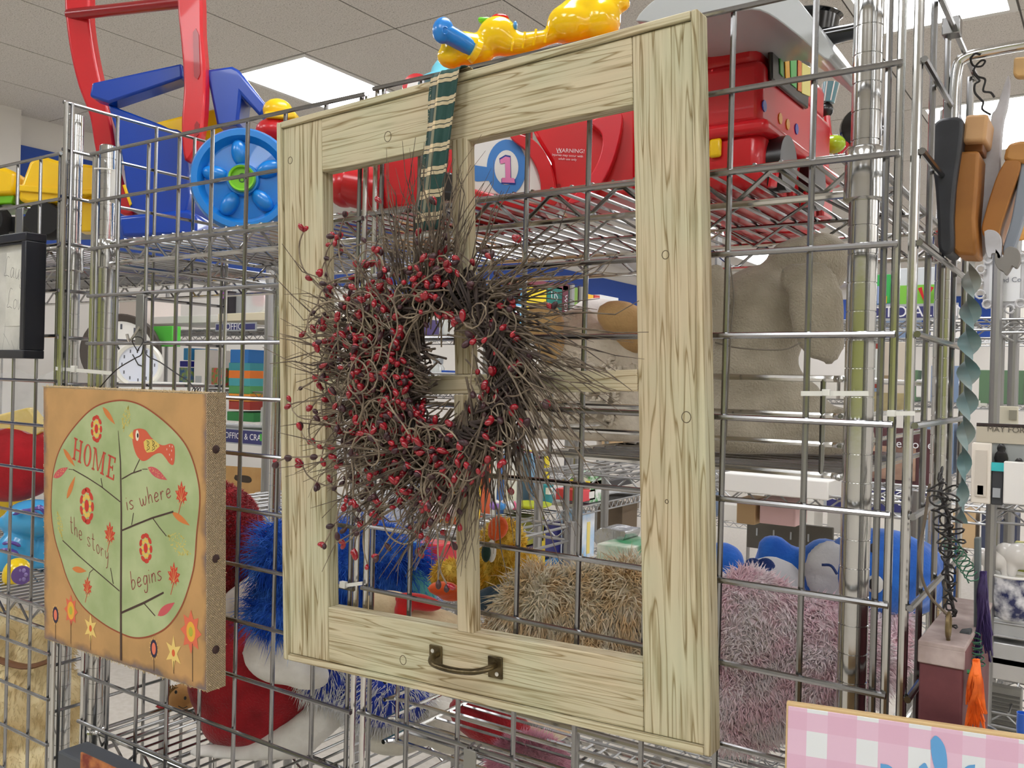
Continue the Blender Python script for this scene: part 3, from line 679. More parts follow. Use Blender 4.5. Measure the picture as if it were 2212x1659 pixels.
def flower(cx,cy,rx,ry,zf=z3):
    c=zf(cx,cy); n=9
    paint('flower_petals',(196,60,44),lambda b:[b.disc((c[0]+rx*.78*math.cos(2*PI*i/n),c[1]+ry*.78*math.sin(2*PI*i/n)),rx*.22,ry*.24,0,10,2*PI*i/n) for i in range(n)],-.0005)
    paint('flower_ring',YE,lambda b:[b.disc((c[0]+rx*.48*math.cos(2*PI*(i+.5)/n),c[1]+ry*.48*math.sin(2*PI*(i+.5)/n)),rx*.2,ry*.13,0,10,2*PI*(i+.5)/n) for i in range(n)],-.00055)
    paint('flower_centre',(200,52,40),lambda b:b.disc(c,rx*.3,ry*.3,0),-.0006)
for a in ((722,367,.0148,.0225),(650,942,.0188,.031),(1090,1258,.0155,.0235)): flower(*a)
def yleaf(b,pts,zf=z3):
    rr=random.Random(9)
    a=Vector(zf(*pts[0])); c=Vector(zf(*pts[1])); d=c-a; nn=Vector((-d.y,d.x)).normalized(); w=pts[2]
    for i in range(90):
        t=rr.random(); s=rr.uniform(-1,1); q=a+d*t+nn*w/2*s*math.sin(PI*t); b.disc(tuple(q),.0010,.0012,0,6)
    b.strip([tuple(a),tuple(c)],.0006,0)
paint('yellow_leaves',(206,192,102),lambda b:[yleaf(b,((960,200),(925,385),.020)),yleaf(b,((430,985),(470,1190),.014)),yleaf(b,((1255,1165),(1425,1300),.030))],-.0005)
# flowers along the bottom
def bot(zf=z4):
    def star(b,cx,cy,r,n,sh=.45,ry=1.25,m=1):
        c=zf(cx,cy); P=[]
        for i in range(n*2):
            a=PI/2+PI*i/n; q=r if i%2==0 else r*sh; P.append((c[0]+q*math.cos(a),c[1]+q*ry*math.sin(a)))
        b.poly(P,0)
    [paint('red_star_flower',(220,108,78),lambda b:star(b,*q,8,.62,1.35),-.0005) for q in ((486,375,.0185),(1305,520,.0225))]
    [paint('flower_eye',(228,170,60),lambda b:b.disc(zf(*q),.0094,.0138,0),-.00058) for q in ((486,375),(1305,520))]
    [paint('green_centre',(176,176,60),lambda b:b.disc(zf(*q),.0045,.0066,0),-.00065) for q in ((486,375),(1305,520))]
    [paint('yellow_star',(230,200,118),lambda b:star(b,*q,6,.42,1.35),-.0005) for q in ((620,497,.0175),(1186,665,.0185))]
    [paint('star_centre',(214,96,50),lambda b:b.disc(zf(*q),.0035,.005,0),-.0006) for q in ((620,497),(1186,665))]
    def rays(b):
        for cx,cy in ((381,405),(1052,635)):
            c=zf(cx,cy)
            for i in range(14):
                a=2*PI*i/14; b.strip([(c[0]+.006*math.cos(a),c[1]+.010*math.sin(a)),(c[0]+.0105*math.cos(a),c[1]+.0165*math.sin(a))],.0012,0)
    paint('pale_rays',(226,186,120),rays,-.0005)
    [paint('navy_ring',(44,36,62),lambda b:b.disc(zf(*q),.008,.013,0),-.00055) for q in ((381,405),(1052,635))]
    [paint('pink_centre',(224,120,92),lambda b:b.disc(zf(*q),.0046,.0085,0),-.0006) for q in ((381,405),(1052,635))]
bot()
# bird
BR=(206,92,64)
paint('bird',BR,lambda b:b.poly([(p.x,p.z) for p in catmull([(lambda q:(q[0],0,q[1]))(z3(*p)) for p in ((1000,375),(1040,365),(1090,378),(1130,430),(1190,480),(1230,490),(1270,478),(1300,490),(1308,540),(1300,630),(1270,628),(1235,580),(1200,548),(1150,562),(1100,600),(1060,605),(1020,560),(995,480),(990,420))],3)],0),-.0006)
paint('bird_beak',YE,lambda b:b.poly([z3(992,385),z3(963,420),z3(1000,446)],0),-.0007)
paint('bird_wing',(216,190,96),lambda b:b.poly([z3(*p) for p in ((1075,465),(1095,445),(1150,447),(1188,478),(1196,498),(1150,538),(1100,545),(1082,515))],0),-.0007)
paint('eye_white',(236,228,206),lambda b:b.disc(z3(1028,417),.0040,.0078,0),-.0008)
paint('eye_black',(30,24,24),lambda b:b.disc(z3(1032,417),.0020,.0034,0),-.0009)
def bbs(b):
    for x in (1098,1138):
        b.strip([(p.x,p.z) for p in catmull([(lambda q:(q[0],0,q[1]))(z3(*p)) for p in ((x,455),(x+16,465),(x+18,480),(x+4,490),(x+20,502),(x+18,518),(x,528))],3)],.0009,0)
        b.disc(z3(x+6,472),.0008,.001,0,6); b.disc(z3(x+6,510),.0008,.001,0,6)
    b.disc(z3(1170,495),.0009,.0011,0,6)
paint('wing_marks',(40,32,28),bbs,-.0009)
paint('tail_dots',(226,200,190),lambda b:[b.disc(z3(x,y),.0008,.0016,0,8) for x,y in ((1270,495),(1285,530),(1270,560),(1285,595),(1250,520),(1290,500))],-.0009)
# lettering
LT=(196,76,58)
def home(b):
    O=Vector(z3(540,592)); X1=Vector(z3(872,765)); up=Vector(z3(555,428))-O; X=(X1-O)
    def T(x,y): q=O+X*x+up*y; return (q.x,q.y)
    def R(x0,y0,x1,y1): b.poly([T(x0,y0),T(x1,y0),T(x1,y1),T(x0,y1)],0)
    def S(x0,x1,y): R(x0,y-.04,x1,y+.04)
    # H
    for x in (.03,.155): R(x,.04,x+.035,.96); S(x-.022,x+.057,.04); S(x-.022,x+.057,.96)
    R(.06,.46,.16,.54)
    # O
    n=22; P=[]; 
    for i in range(n):
        a0=2*PI*i/n; a1=2*PI*(i+1)/n
        f=lambda a,rx,ry:T(.335+rx*math.cos(a),.5+ry*math.sin(a))
        b.poly([f(a0,.085,.5),f(a1,.085,.5),f(a1,.048,.44),f(a0,.048,.44)],0)
    # M
    for x,w in ((.475,.016),(.665,.036)): R(x,.04,x+w,.96); S(x-.022,x+w+.02,.04)
    S(.452,.50,.96); S(.66,.722,.96)
    b.poly([T(.482,.98),T(.518,.98),T(.598,.06),T(.578,.06)],0); b.poly([T(.668,.98),T(.68,.98),T(.598,.06),T(.584,.06)],0)
    # E
    R(.80,.04,.835,.96); S(.775,.94,.04); S(.775,.935,.96); R(.835,.46,.895,.54); R(.92,.04,.943,.26); R(.915,.76,.938,.98); R(.885,.38,.90,.62)
paint('home_letters',LT,home,-.0007)
def hand(b):
    def wr_(s,o,xd,xh,zf=z3,w=.0013):
        O=Vector(zf(*o)); X=Vector(zf(o[0]+xd[0],o[1]+xd[1]))-O; n=sum((max(p[0] for st in SF[c] for p in st)+.3) if c!=' ' else .6 for c in s)-.3
        X/=n; Y=Vector(zf(o[0]+xh[0],o[1]+xh[1]))-O; write(b,s,(O.x,O.y),(X.x,X.y),(Y.x,Y.y),w,0)
    wr_('is where',(955,975),(325,-98),(-8,-62)); wr_('the story',(528,1135),(285,225),(-2,-66),w=.0011); wr_('begins',(988,1562),(222,-68),(-6,-66))
paint('handwriting',(148,62,62),hand,-.0007)
# hanging wire of the sign and the clip that carries it
wirem=mat('black_wire',(34,32,32),.5,.3)
def P3(x,y,Y): return at(x,y,Y)
hw=MB(); tp=P3(304,832,-.02)
hw.tube(catmull([P3(180,865,-.035),P3(192,905*.0+868,-.035),P3(215,838,-.03),P3(250,800,-.026),P3(290,775,-.022),P3(305,766,-.02),P3(310,745,-.018)],4),.0009,6)
hw.tube(catmull([P3(310,745,-.018),P3(318,768,-.02),P3(345,782,-.024),P3(380,806,-.028),P3(405,822,-.031),P3(424,845,-.035)],4),.0009,6)
for x,y in ((186,866),(424,845)):
    c=P3(x,y,-.033); hw.tube([c+Vector((.004*math.cos(t*.7)+(t-12)*.0007,.002*math.sin(t*.7),.005*math.sin(t*.7))) for t in range(26)],.0007,5)
c=P3(305,745,-.012); hw.tube([c+Vector((.010*math.cos(t/16*2*PI),-.006+.004*math.sin(t/8*2*PI),.012*math.sin(t/16*2*PI))) for t in range(16)],.0008,5,closed=True)
hw.build('hanging_wire',wirem,sg,origin=None,M=SM.inverted())
cl=thing('display_clip','flat steel hook clip on the grid above the HOME sign','hook',at(305,700,-.008))
b=MB(); a0=at(305,640,-.008); 
b.box2((a0.x-.0095,-.0105,at(305,745,-.008).z),(a0.x+.0095,-.0085,at(305,636,-.008).z))
b.tube([(a0.x-.006,-.009,a0.z),(a0.x-.006,.004,a0.z+.003)],.002,6).tube([(a0.x+.006,-.009,a0.z),(a0.x+.006,.004,a0.z+.003)],.002,6)
b.build('plate',mat('steel_plate',(150,150,146),.35,.9),cl,bevel=.0008)
zb=at(305,735,-.008).z; MB().tube(catmull([(a0.x,-.010,zb+.02),(a0.x,-.020,zb+.004),(a0.x,-.026,zb-.002),(a0.x,-.030,zb+.008)],4),.0022,8).build('peg',CH,cl)
# ------------------------------------------------------------ toys and plush on the shelves
class PL:
    # upright local frame standing at a point; f(x,y,d) gives its local x,z for a sight line
    def __init__(s,px,py,Y,yaw=.6,X=None):
        p=at(px,py,Y) if X is None else atX(px,py,X); s.M=Matrix.Translation(p)@Matrix.Rotation(yaw,4,'Z'); s.MI=s.M.inverted(); s.m=mpp(p)
    def f(s,x,y,d=0):
        M=s.M@Matrix.Translation((0,d,0)); return planepx(M,M.inverted(),x,y)
    def v(s,x,y,d=0): a=s.f(x,y,d); return Vector((a[0],d,a[1]))
    def ps(s,pts,d=0): return [s.f(x,y,d) for x,y in pts]
def plastic(k,rgb,rough=.3,**kw): return mat('plastic_'+k,rgb,rough,coat=.25,**kw)
RED=plastic('red',(206,26,36)); DRED=plastic('dark_red',(150,18,28)); BLUE=plastic('blue',(0,62,168)); SKY=plastic('sky_blue',(24,128,214)); YEL=plastic('yellow',(246,200,12)); TEAL=plastic('teal',(110,196,218))
LIME=plastic('lime',(120,196,30)); BLK=plastic('black',(26,26,28)); GRY=plastic('grey',(168,172,174)); WHT=plastic('white',(232,230,226)); GREEN=plastic('green',(60,170,60)); PUR=plastic('purple',(110,80,150))
def T(name,label,cat,pl,group=None): return thing(name,label,cat,M=pl.M,group=group)
def pr(pl,name,pts,y0,y1,m,par,bev=.004,d=None):
    dd=y0 if d is None else d
    return MB().prism(pl.ps(pts,dd),y0,y1).build(name,m,par,smooth=40,bevel=bev,origin=NO)
def sm(pl,pts,d=0,n=5,closed=False):
    P=[pl.v(x,y,d) for x,y in pts]
    return catmull(P+(P[:1] if closed else []),n)
def spr(pl,name,pts,y0,y1,m,par,bev=.003,n=4):
    P=sm(pl,pts,y0,n,True)[:-1]; return MB().prism([(p.x,p.z) for p in P],y0,y1).build(name,m,par,smooth=40,bevel=bev,origin=NO)
# --- push walker
p=PL(400,500,.36,.62); t=T('toy_push_walker','red handled blue toy push walker with big blue wheel, on the top shelf','toy walker',p)
p.m
spr(p,'handle_arm',[(136,-40),(140,35),(150,110),(168,185),(192,250),(205,325),(228,400),(255,458),(290,458),(268,400),(250,330),(238,255),(218,180),(203,110),(193,40),(188,-40)],.10,.135,RED,t,.006)
spr(p,'handle_arm',[(380,-40),(384,30),(390,90),(396,180),(391,270),(398,345),(418,330),(438,270),(443,160),(437,70),(430,-40)],-.045,-.01,RED,t,.006)
MB().tube([p.v(150,32,.11),p.v(400,4,-.03)],p.m*13,14).build('cross_bar',DRED,t,origin=NO)
for pts in ([(418,70),(424,62),(430,75),(433,160),(428,172),(420,165)],[(421,270),(426,262),(431,268),(431,290),(420,300)]): MB().prism(p.ps(pts,-.0455),-.0480,-.0452).build('grip_slot',DRED,t,origin=NO)
pr(p,'tray_rim',[(198,178),(392,136),(394,168),(234,222),(192,208)],.00,.05,BLUE,t,.005)
spr(p,'body',[(232,224),(262,236),(330,262),(362,276),(398,300),(402,455),(300,458),(278,440),(262,330)],.02,.20,BLUE,t,.008)
pr(p,'side_panel',[(444,150),(500,142),(515,150),(577,230),(562,252),(520,205),(514,270),(468,272)],-.02,.06,BLUE,t,.006)
pr(p,'tray',[(318,268),(396,248),(462,234),(532,272),(500,300),(330,305)],.03,.18,YEL,t,.006)
pr(p,'base',[(252,466),(405,452),(424,462),(424,508),(262,512)],-.01,.16,BLUE,t,.008)
pr(p,'stripe',[(264,400),(270,398),(284,440),(280,445)],.015,.02,YEL,t,.001)
wp=PL(528,392,.22,.72); w=MB()
Rw=(500-278)/2*wp.m; TW=wp.M
wm=TM((0,0,0),(PI/2,0,0))
prof=[(.012,.020),(Rw*.30,.020),(Rw*.32,.010),(Rw*.74,.006),(Rw*.80,.016),(Rw*.84,.022),(Rw*.95,.022),(Rw,.014),(Rw,-.028),(Rw*.9,-.032),(.02,-.032)]
WT=p.MI@TW
wo=MB().lathe(prof,WT@wm,48).build('wheel',SKY,t,origin=NO,smooth=45)
pe=MB()
for k in range(5):
    a=PI/2+2*PI*k/5+.15; c=(math.cos(a)*Rw*.53,-.010,math.sin(a)*Rw*.53); MB().ell(c,(Rw*.26,.016,Rw*.16),WT,rot=(0,-a,0)).build('petal',SKY,wo,origin=NO)
MB().lathe([(.003,.024),(Rw*.20,.024),(Rw*.21,.03),(Rw*.245,.031),(Rw*.26,.022)],WT@wm,32).build('hub_cap',LIME,wo,origin=NO)
text('8',.024,WT@TM((0,-.0245,0)),plastic('dark_green',(40,90,30)),'emblem',wo,origin=NO)
# --- small yellow/red toys
p=PL(602,300,.33,.6); t=T('toy_ball','round yellow toy dome with a red base beside the blue wheel','toy',p)
MB().ell(p.v(600,240),(p.m*32,p.m*30,p.m*26)).build('dome',YEL,t,origin=NO); MB().ell(p.v(598,285),(p.m*45,p.m*40,p.m*30)).build('base',RED,t,origin=NO); MB().box(p.v(612,256,-.01),(p.m*66,.05,p.m*14)).build('brim',YEL,t,bevel=.003,origin=NO)
# --- dump truck
p=PL(100,500,.30,.75); t=T('toy_dump_truck','yellow plastic toy dump truck on the far left top shelf','toy truck',p)
pr(p,'dump_bed',[(38,432),(42,405),(62,350),(84,333),(120,345),(215,358),(212,412),(130,435),(60,440)],-.06,.14,YEL,t,.008)
pr(p,'bed_rim',[(36,398),(140,408),(215,410),(215,420),(140,420),(38,412)],-.068,-.055,YEL,t,.002)
pr(p,'cab',[(-60,350),(8,360),(36,372),(32,420),(-60,425)],-.04,.12,YEL,t,.01)
pr(p,'cab_lower_strip',[(-60,424),(30,420),(26,440),(-60,445)],-.03,.1,LIME,t,.004)  # lime strip along the bottom of the cab
pr(p,'chassis',[(-60,470),(210,462),(210,500),(-60,505)],-.02,.1,BLK,t,.004)
for x in (102,-20):
    MB().lathe([(.01,-.03),(p.m*34,-.03),(p.m*38,-.02),(p.m*38,.02),(p.m*34,.03),(.01,.03)],TM(tuple(p.v(x,478,-.03)),(PI/2,0,0)),22).build('wheel',mat('rubber',(30,30,30),.8),t,origin=NO)
pr(p,'side_frame',[(160,430),(206,420),(206,500),(168,500)],-.03,.02,YEL,t,.004)
# --- teal hat toy, red ring toy
p=PL(955,200,.32,.6); t=T('toy_hat','pale teal toy sun hat seen over the frame top beside the ribbon','toy hat',p)
MB().lathe([(.001,p.m*44),(p.m*14,p.m*42),(p.m*26,p.m*28),(p.m*32,p.m*12),(p.m*56,p.m*2),(p.m*60,-p.m*6),(p.m*30,-p.m*12),(.001,-p.m*14)],TM(tuple(p.v(962,172)),(0,-.12,0)),32).build('crown',TEAL,t,origin=NO,smooth=80)
MB().box(p.v(960,215),(p.m*50,.05,p.m*60)).build('head_stand',TEAL,t,bevel=.006,origin=NO)
p=PL(900,230,.36,.6); t=T('toy_ring','red and white toy ring left of the teal hat','toy',p)
MB().lathe([(p.m*16,-.02),(p.m*30,-.018),(p.m*33,0),(p.m*30,.018),(p.m*16,.02)],TM(tuple(p.v(902,196)),(PI/2,0,0)),24).build('ring',RED,t,origin=NO); MB().lathe([(.001,-.022),(p.m*22,-.02),(p.m*22,.02),(.001,.022)],TM(tuple(p.v(904,198)),(PI/2,0,0)),24).build('face',WHT,t,origin=NO)
# --- yellow horn toy
YG=plastic('yellow_gloss',(248,206,14),.16); p=PL(1080,200,.20,.5); t=T('toy_trumpet','glossy yellow toy trumpet with a blue mouthpiece, lying over the frame top','toy',p)
k=p.m
blob('body',[('e',p.v(1010,105),(k*62,k*40,k*34),(0,.25,0)),('e',p.v(1075,78),(k*45,k*40,k*42)),('e',p.v(975,122),(k*32,k*30,k*26)),('e',p.v(1010,118),(k*40,k*34,k*22)),
 ('t',[p.v(1095,92),p.v(1130,95),p.v(1180,82),p.v(1210,70)],[k*30,k*24,k*17,k*20]),('e',p.v(1235,52),(k*55,k*45,k*44)),('e',p.v(1300,45),(k*42,k*40,k*48)),('t',[p.v(1240,30),p.v(1290,12),p.v(1345,8)],[k*34,k*28,k*17])],YG,t,vox=.0035,it=5,origin=NO)
for i in range(4): MB().tube(catmull([p.v(1105+i*24,110-i*6,-k*22),p.v(1108+i*24,92-i*6,-k*27),p.v(1110+i*24,76-i*6,-k*20)],4),k*3,6).build('rib',YG,t,origin=NO)
MB().tube([p.v(1022,108,-k*20),p.v(1000,92,-k*34),p.v(960,70,-k*50)],[k*17,k*19,k*20],18).ell(p.v(957,66,-k*52),(k*23,k*18,k*28)).build('mouthpiece',SKY,t,origin=NO)
MB().tube([p.v(962+6*math.cos(a*.5),66+8*math.sin(a*.5),-k*70) for a in range(12)],k*1.2,5,closed=False).build('spiral',SKY,t,origin=NO)
MB().tube([p.v(1030,112,-k*22),p.v(1020,106,-k*28)],[k*27,k*24],20).build('collar',YG,t,origin=NO)
MB().box(p.v(1046,44),(k*26,k*20,k*10)).build('green_button',plastic('lime_b',(110,210,40)),t,bevel=.003,origin=NO)
MB().ell(p.v(1080,40),(k*20,k*18,k*8)).build('red_button',plastic('red_b',(216,28,34),.12),t,origin=NO)
MB().ell(p.v(1113,56,-k*14),(k*5,k*10,k*10)).build('blue_button',plastic('blue_b',(70,150,220)),t,origin=NO)
# --- red ride-on car
p=PL(1090,440,.16,.42); t=T('ride_on_car','red toy ride-on car with a round number 1 decal, on the top shelf','toy car',p); k=p.m
MB().tube([p.v(755,400,.03),p.v(830,415,.03)],[k*48,k*52],24).ell(p.v(745,405,.03),(k*40,k*46,k*46)).build('nose',RED,t,origin=NO)
pr(p,'body_panel',[(800,330),(900,300),(1010,270),(1010,440),(930,452),(830,455)],.01,.14,RED,t,.008)
pr(p,'sill',[(1018,405),(1090,425),(1170,445),(1165,458),(1018,452)],-.022,.12,RED,t,.006)
dp=spr(p,'decal_panel',[(1012,300),(1060,296),(1120,286),(1140,320),(1165,380),(1172,440),(1090,425),(1014,405)],-.012,.01,WHT,t,.003)
c=p.f(1094,362,-.0128); 
MB().disc(c,k*43,k*60,-.0128,36,.05).build('decal_ring',plastic('decal_blue',(66,132,206)),dp,smooth=0,origin=NO); MB().disc(c,k*26,k*37,-.0134,32,.05).build('decal_disc',WHT,dp,smooth=0,origin=NO)
MB().poly(p.ps([(1012,355),(1060,362),(1060,390),(1030,392),(1012,385)],-.0125),-.0125).build('decal_swoosh',plastic('decal_blue',(66,132,206)),dp,smooth=0,origin=NO)
one=[(1080,345),(1092,338),(1102,340),(1103,384),(1111,385),(1112,395),(1084,394),(1084,384),(1092,384),(1091,352),(1081,354)]
def grow(P,s): cx=sum(a for a,b in P)/len(P); cy=sum(b for a,b in P)/len(P); return [(cx+(a-cx)*s,cy+(b-cy)*s) for a,b in P]
MB().poly(p.ps(grow(one,1.12),-.0140),-.0140).build('number_outline',plastic('navy_d',(40,60,150)),dp,smooth=0,origin=NO); MB().poly(p.ps(one,-.0146),-.0146).build('number_one',plastic('pink_d',(226,130,180)),dp,smooth=0,origin=NO)
spr(p,'fender_arch',[(1100,285),(1150,300),(1185,345),(1200,410),(1202,440),(1172,445),(1165,380),(1140,330),(1105,300)],-.025,.02,RED,t,.006)
pr(p,'side_panel',[(1140,260),(1340,220),(1375,225),(1375,420),(1200,440),(1190,350),(1160,300)],.0,.12,RED,t,.005)
spr(p,'rear_arch',[(1270,262),(1320,245),(1345,250),(1330,330),(1300,395),(1260,432),(1225,438),(1265,395),(1295,340),(1300,290)],-.02,.01,plastic('red_light',(222,44,60)),t,.006)
for x,y in ((1301,292),(1207,401)): MB().lathe([(k*4,-.001),(k*4,.001)],TM(tuple(p.v(x,y,-.001)),(PI/2,0,0)),12).build('screw_hole',DRED,t,origin=NO)
tw=mat('print_white',(240,225,225),.6)
WMt=TM(tuple(p.v(1232,326,-.001)),(0,.06,0)); text('WARNING!',k*12,WMt,tw,'warning_print',t,origin=NO)
MB().strip(p.ps([(1204,330),(1208,320),(1213,330),(1204,330)],-.0012),k*1.6,-.0012).build('warning_triangle',tw,t,smooth=0,origin=NO)
for i,(x0,x1) in enumerate(((1202,1250),(1208,1244))): text(('Injuries may occur with','adult use only')[i],k*7,TM(tuple(p.v((x0+x1)/2,336+i*8,-.001)),(0,.08,0)),tw,'warning_lines',t,origin=NO)
spr(p,'wheel',[(930,380),(975,372),(985,410),(975,450),(930,455)],.0,.05,BLK,t,.004)
pr(p,'seat_back',[(1180,150),(1360,70),(1375,225),(1150,268)],.03,.12,RED,t,.01)
# --- red toy train
p=PL(1642,440,.14,0); t=T('ride_on_train','large red toy train with grey roof on the top shelf behind the corner post','toy train',p); k=p.m
def bx(name,a,b,m,bev=.006,par=None): return MB().box2(a,b).build(name,m,par or t,bevel=bev,origin=NO)
z=lambda py: p.f(1642,py)[1]
X0=p.M.translation.x
def yz(x,y): q=p.MI@atX(x,y,X0); return (q.y,q.z)      # sight line met on the long side of the train
LEN=.30
bx('lower_body',(-.13,.0,z(450)),(0,LEN,z(272)),RED,.012)
bx('skirt',(-.14,-.008,z(290)),(.008,LEN+.008,z(258)),RED,.006)
cabn=bx('cab',(-.126,.006,z(262)),(-.004,LEN-.01,z(120)),RED,.008)
bx('upper_cab',(-.124,.010,z(130)),(-.010,LEN-.02,z(30)),RED,.010)
def side(name,pts,x0,x1,m,bev=.002):
    P=[yz(*q) for q in pts]; n=len(P); return MB().add([(x0,a,b) for a,b in P]+[(x1,a,b) for a,b in P],[tuple(range(n)),tuple(range(2*n-1,n-1,-1))]+[(i,(i+1)%n,(i+1)%n+n,i+n) for i in range(n)]).build(name,m,cabn,bevel=bev,origin=NO)
side('picture_panel',[(1665,76),(1748,132),(1744,236),(1666,172)],-.004,.0015,BLK)
for i,(cc,q) in enumerate((((70,170,60),[(1679,96),(1687,100),(1688,168),(1681,160)]),((240,180,30),[(1690,106),(1700,112),(1702,180),(1693,172)]),((80,180,90),[(1703,116),(1716,124),(1716,192),(1704,182)]),((220,120,40),[(1720,130),(1727,134),(1727,200),(1719,196)]),((235,225,130),[(1729,136),(1746,146),(1746,210),(1728,202)]))): side('panel_print',q,.0015,.0028,plastic('print%d'%i,cc),.001)
for x,y,c in ((1658,228,(40,60,170)),(1692,255,(222,150,40)),(1708,268,(222,130,40)),(1727,278,(40,60,170))):
    a,b_=yz(x,y); MB().lathe([(.0005,0),(.0065,0),(.0065,.0012),(.0005,.0012)],TM((-.004,a,b_),(0,PI/2,0)),9).build('sticker',plastic('st%d'%c[0],c),cabn,origin=NO)
bx('door_handle',(-.058,-.006,z(330)),(-.044,.0,z(288)),YEL,.003)
side('side_window_trim',[(1545,150),(1547,148),(1547,152),(1545,154)],-.004,-.003,RED)
for y in (.045,.165):
    MB().lathe([(.002,-.012),(.025,-.012),(.031,-.006),(.031,.012),(.002,.012)],TM((.004,y,TOP-p.M.translation.z+.032),(0,PI/2,0)),28).build('wheel',BLK,t,origin=NO)
for y in (.045,.165): MB().tube([(.009,y+.034*math.cos(a/10*PI),z(412)+.034*math.sin(a/10*PI)) for a in range(11)],.005,8).build('wheel_arch',RED,t,origin=NO)
rfm=plastic('roof_grey',(188,192,194),.35)
rf=spr(p,'roof',[(1372,45),(1385,25),(1420,-5),(1500,-45),(1640,-60),(1700,-30),(1795,100),(1796,122),(1780,126),(1715,70),(1640,22),(1560,30),(1450,50)],-.10,.06,rfm,t,.006)
MB().tube([(-.07,LEN,z(330)),(-.13,LEN+.07,z(330))],[.062,.058],28).build('hood',RED,t,origin=NO)
q=p.v
MB().lathe([(.001,0),(k*38,0),(k*52,k*6),(k*54,k*40),(k*60,k*46),(k*54,k*50),(k*46,k*44),(k*44,k*10),(.001,k*8)],TM(tuple(q(1752,82,.02)),(0,.1,0)),32).build('smoke_stack',plastic('black_gloss',(18,18,20),.12),t,origin=NO)
MB().tube([q(1778,82,.0),q(1830,70,.0),q(1878,60,.0)],[k*20,k*16,k*16],16).ell(q(1884,60,.0),(k*16,k*16,k*24)).build('whistle',plastic('black_gloss',(18,18,20),.12),t,origin=NO)
MB().ell(q(1708,22,-.02),(k*14,k*8,k*6)).build('yellow_tip',YEL,t,origin=NO)
pf=PL(1800,330,.14+LEN+.03,0); FMx=p.MI@pf.M; kf=pf.m; w=pf.v
def fbuild(mb,nm,mm,par=None): return mb.build(nm,mm,par or t,origin=NO,M=FMx if par is None else None)
fbuild(MB().lathe([(.001,-.01),(kf*42,-.008),(kf*46,0),(kf*42,.008),(.001,.01)],TM(tuple(w(1862,276,.03)),(PI/2,0,.2)),30),'front_disc',plastic('black_gloss',(18,18,20),.12))
fbuild(MB().ell(w(1800,312,-.01),(kf*26,kf*20,kf*20),n=20,k=14),'lamp',plastic('lime_gloss',(168,200,40),.15))
cup=fbuild(MB().lathe([(kf*14,0),(kf*17,kf*42),(kf*15,kf*42),(kf*12,kf*2)],TM(tuple(w(1788,222,0)),(0,.15,0)),20),'striped_cup',plastic('teal_dk',(96,140,150)))
for i in range(7):
    a=2*PI*i/7; c0=w(1788,222,0); MB().tube([c0+Vector((kf*14.5*math.cos(a),kf*14.5*math.sin(a),kf)),c0+Vector((kf*17.5*math.cos(a)+kf*6,kf*17.5*math.sin(a),kf*41))],kf*1.4,5).build('stripe',WHT,cup,origin=NO)
fbuild(MB().ell(w(1785,238,0),(kf*15,kf*14,kf*16)),'knob',BLK)
fbuild(MB().tube([w(1785,238,0),w(1790,290,.0),w(1800,312,.0),w(1812,345,.0)],kf*7,10),'front_stem',RED)
fbuild(MB().tube([w(1862,276,.03),w(1812,330,.02)],kf*7,10),'disc_arm',RED)
# plain cartons under the toys that stand high
def under(label,x0,x1,ytop,Y,dep,m):
    A=at(x0,ytop,Y); B=at(x1,ytop,Y); zt=at((x0+x1)/2,ytop,Y).z; tt=thing('carton',label,'box',((A.x+B.x)/2,Y,TOP)); MB().box2((A.x,Y,TOP),(B.x,Y+dep,zt)).build('box',m,tt,bevel=.002)
    return zt
RC_=mat('carton_red',(196,40,44),.6); BC_=mat('carton_brown',(176,140,100),.8)
zt=at(1030,150,.17).z-.006; tt=thing('carton','red carton under the glossy yellow toy trumpet','box',(.0,.2,TOP)); A=at(1000,150,.215); B=at(1105,120,.215); MB().box2((A.x,.205,TOP),(B.x,.275,zt)).build('box',RC_,tt,bevel=.002)
under('brown carton under the teal toy hat and the red toy ring',862,1000,224,.31,.10,BC_)
under('brown carton under the yellow toy dome',586,622,316,.31,.05,BC_)
# ------------------------------------------------------------ baskets hung under the shelves
def basket(label,x0,x1,zs,y1,drop):
    t=thing('wire_basket',label,'wire basket',((x0+x1)/2,.15,zs[-1]))
    for i,zz in enumerate(zs):
        b=MB(); pts=[(x1-.004,.052,zz),(x1-.03,.050,zz),(x0+.01,.050,zz),(x0,.06,zz),(x0,y1,zz)]
        b.tube(catmull([(x1,y1,zz),(x1,.07,zz),(x1-.01,.051,zz),(x1-.06,.050,zz),(x0+.06,.050,zz),(x0+.008,.051,zz),(x0,.07,zz),(x0,y1,zz)],3),.0032 if i in(0,len(zs)-1) else .0026,7)
        b.build('rim_wire' if i==0 else 'side_wire',CH,t)
    b=MB(); n=int((y1-.05)/.03)
    for i in range(1,n): y=.05+(y1-.05)*i/n; b.tube([(x0,y,zs[-1]),(x1,y,zs[-1])],.002,5)
    b.build('floor_wires',CHD,t)
    for x in (x0+.012,(x0+x1)/2,x1-.02): MB().tube([(x,.049,zs[0]),(x,.049,zs[-1])],.0026,6).build('upright',CHD,t)
    return t
basket('chrome wire basket carrying the grey elephant plush and the lamb plush',.226,.556,(1.489,1.455,1.428,1.399),.44,.09)
basket('chrome wire basket carrying the pink shaggy plush, low at right',.010,.556,(1.098,1.075,1.050,1.022),.44,.09)
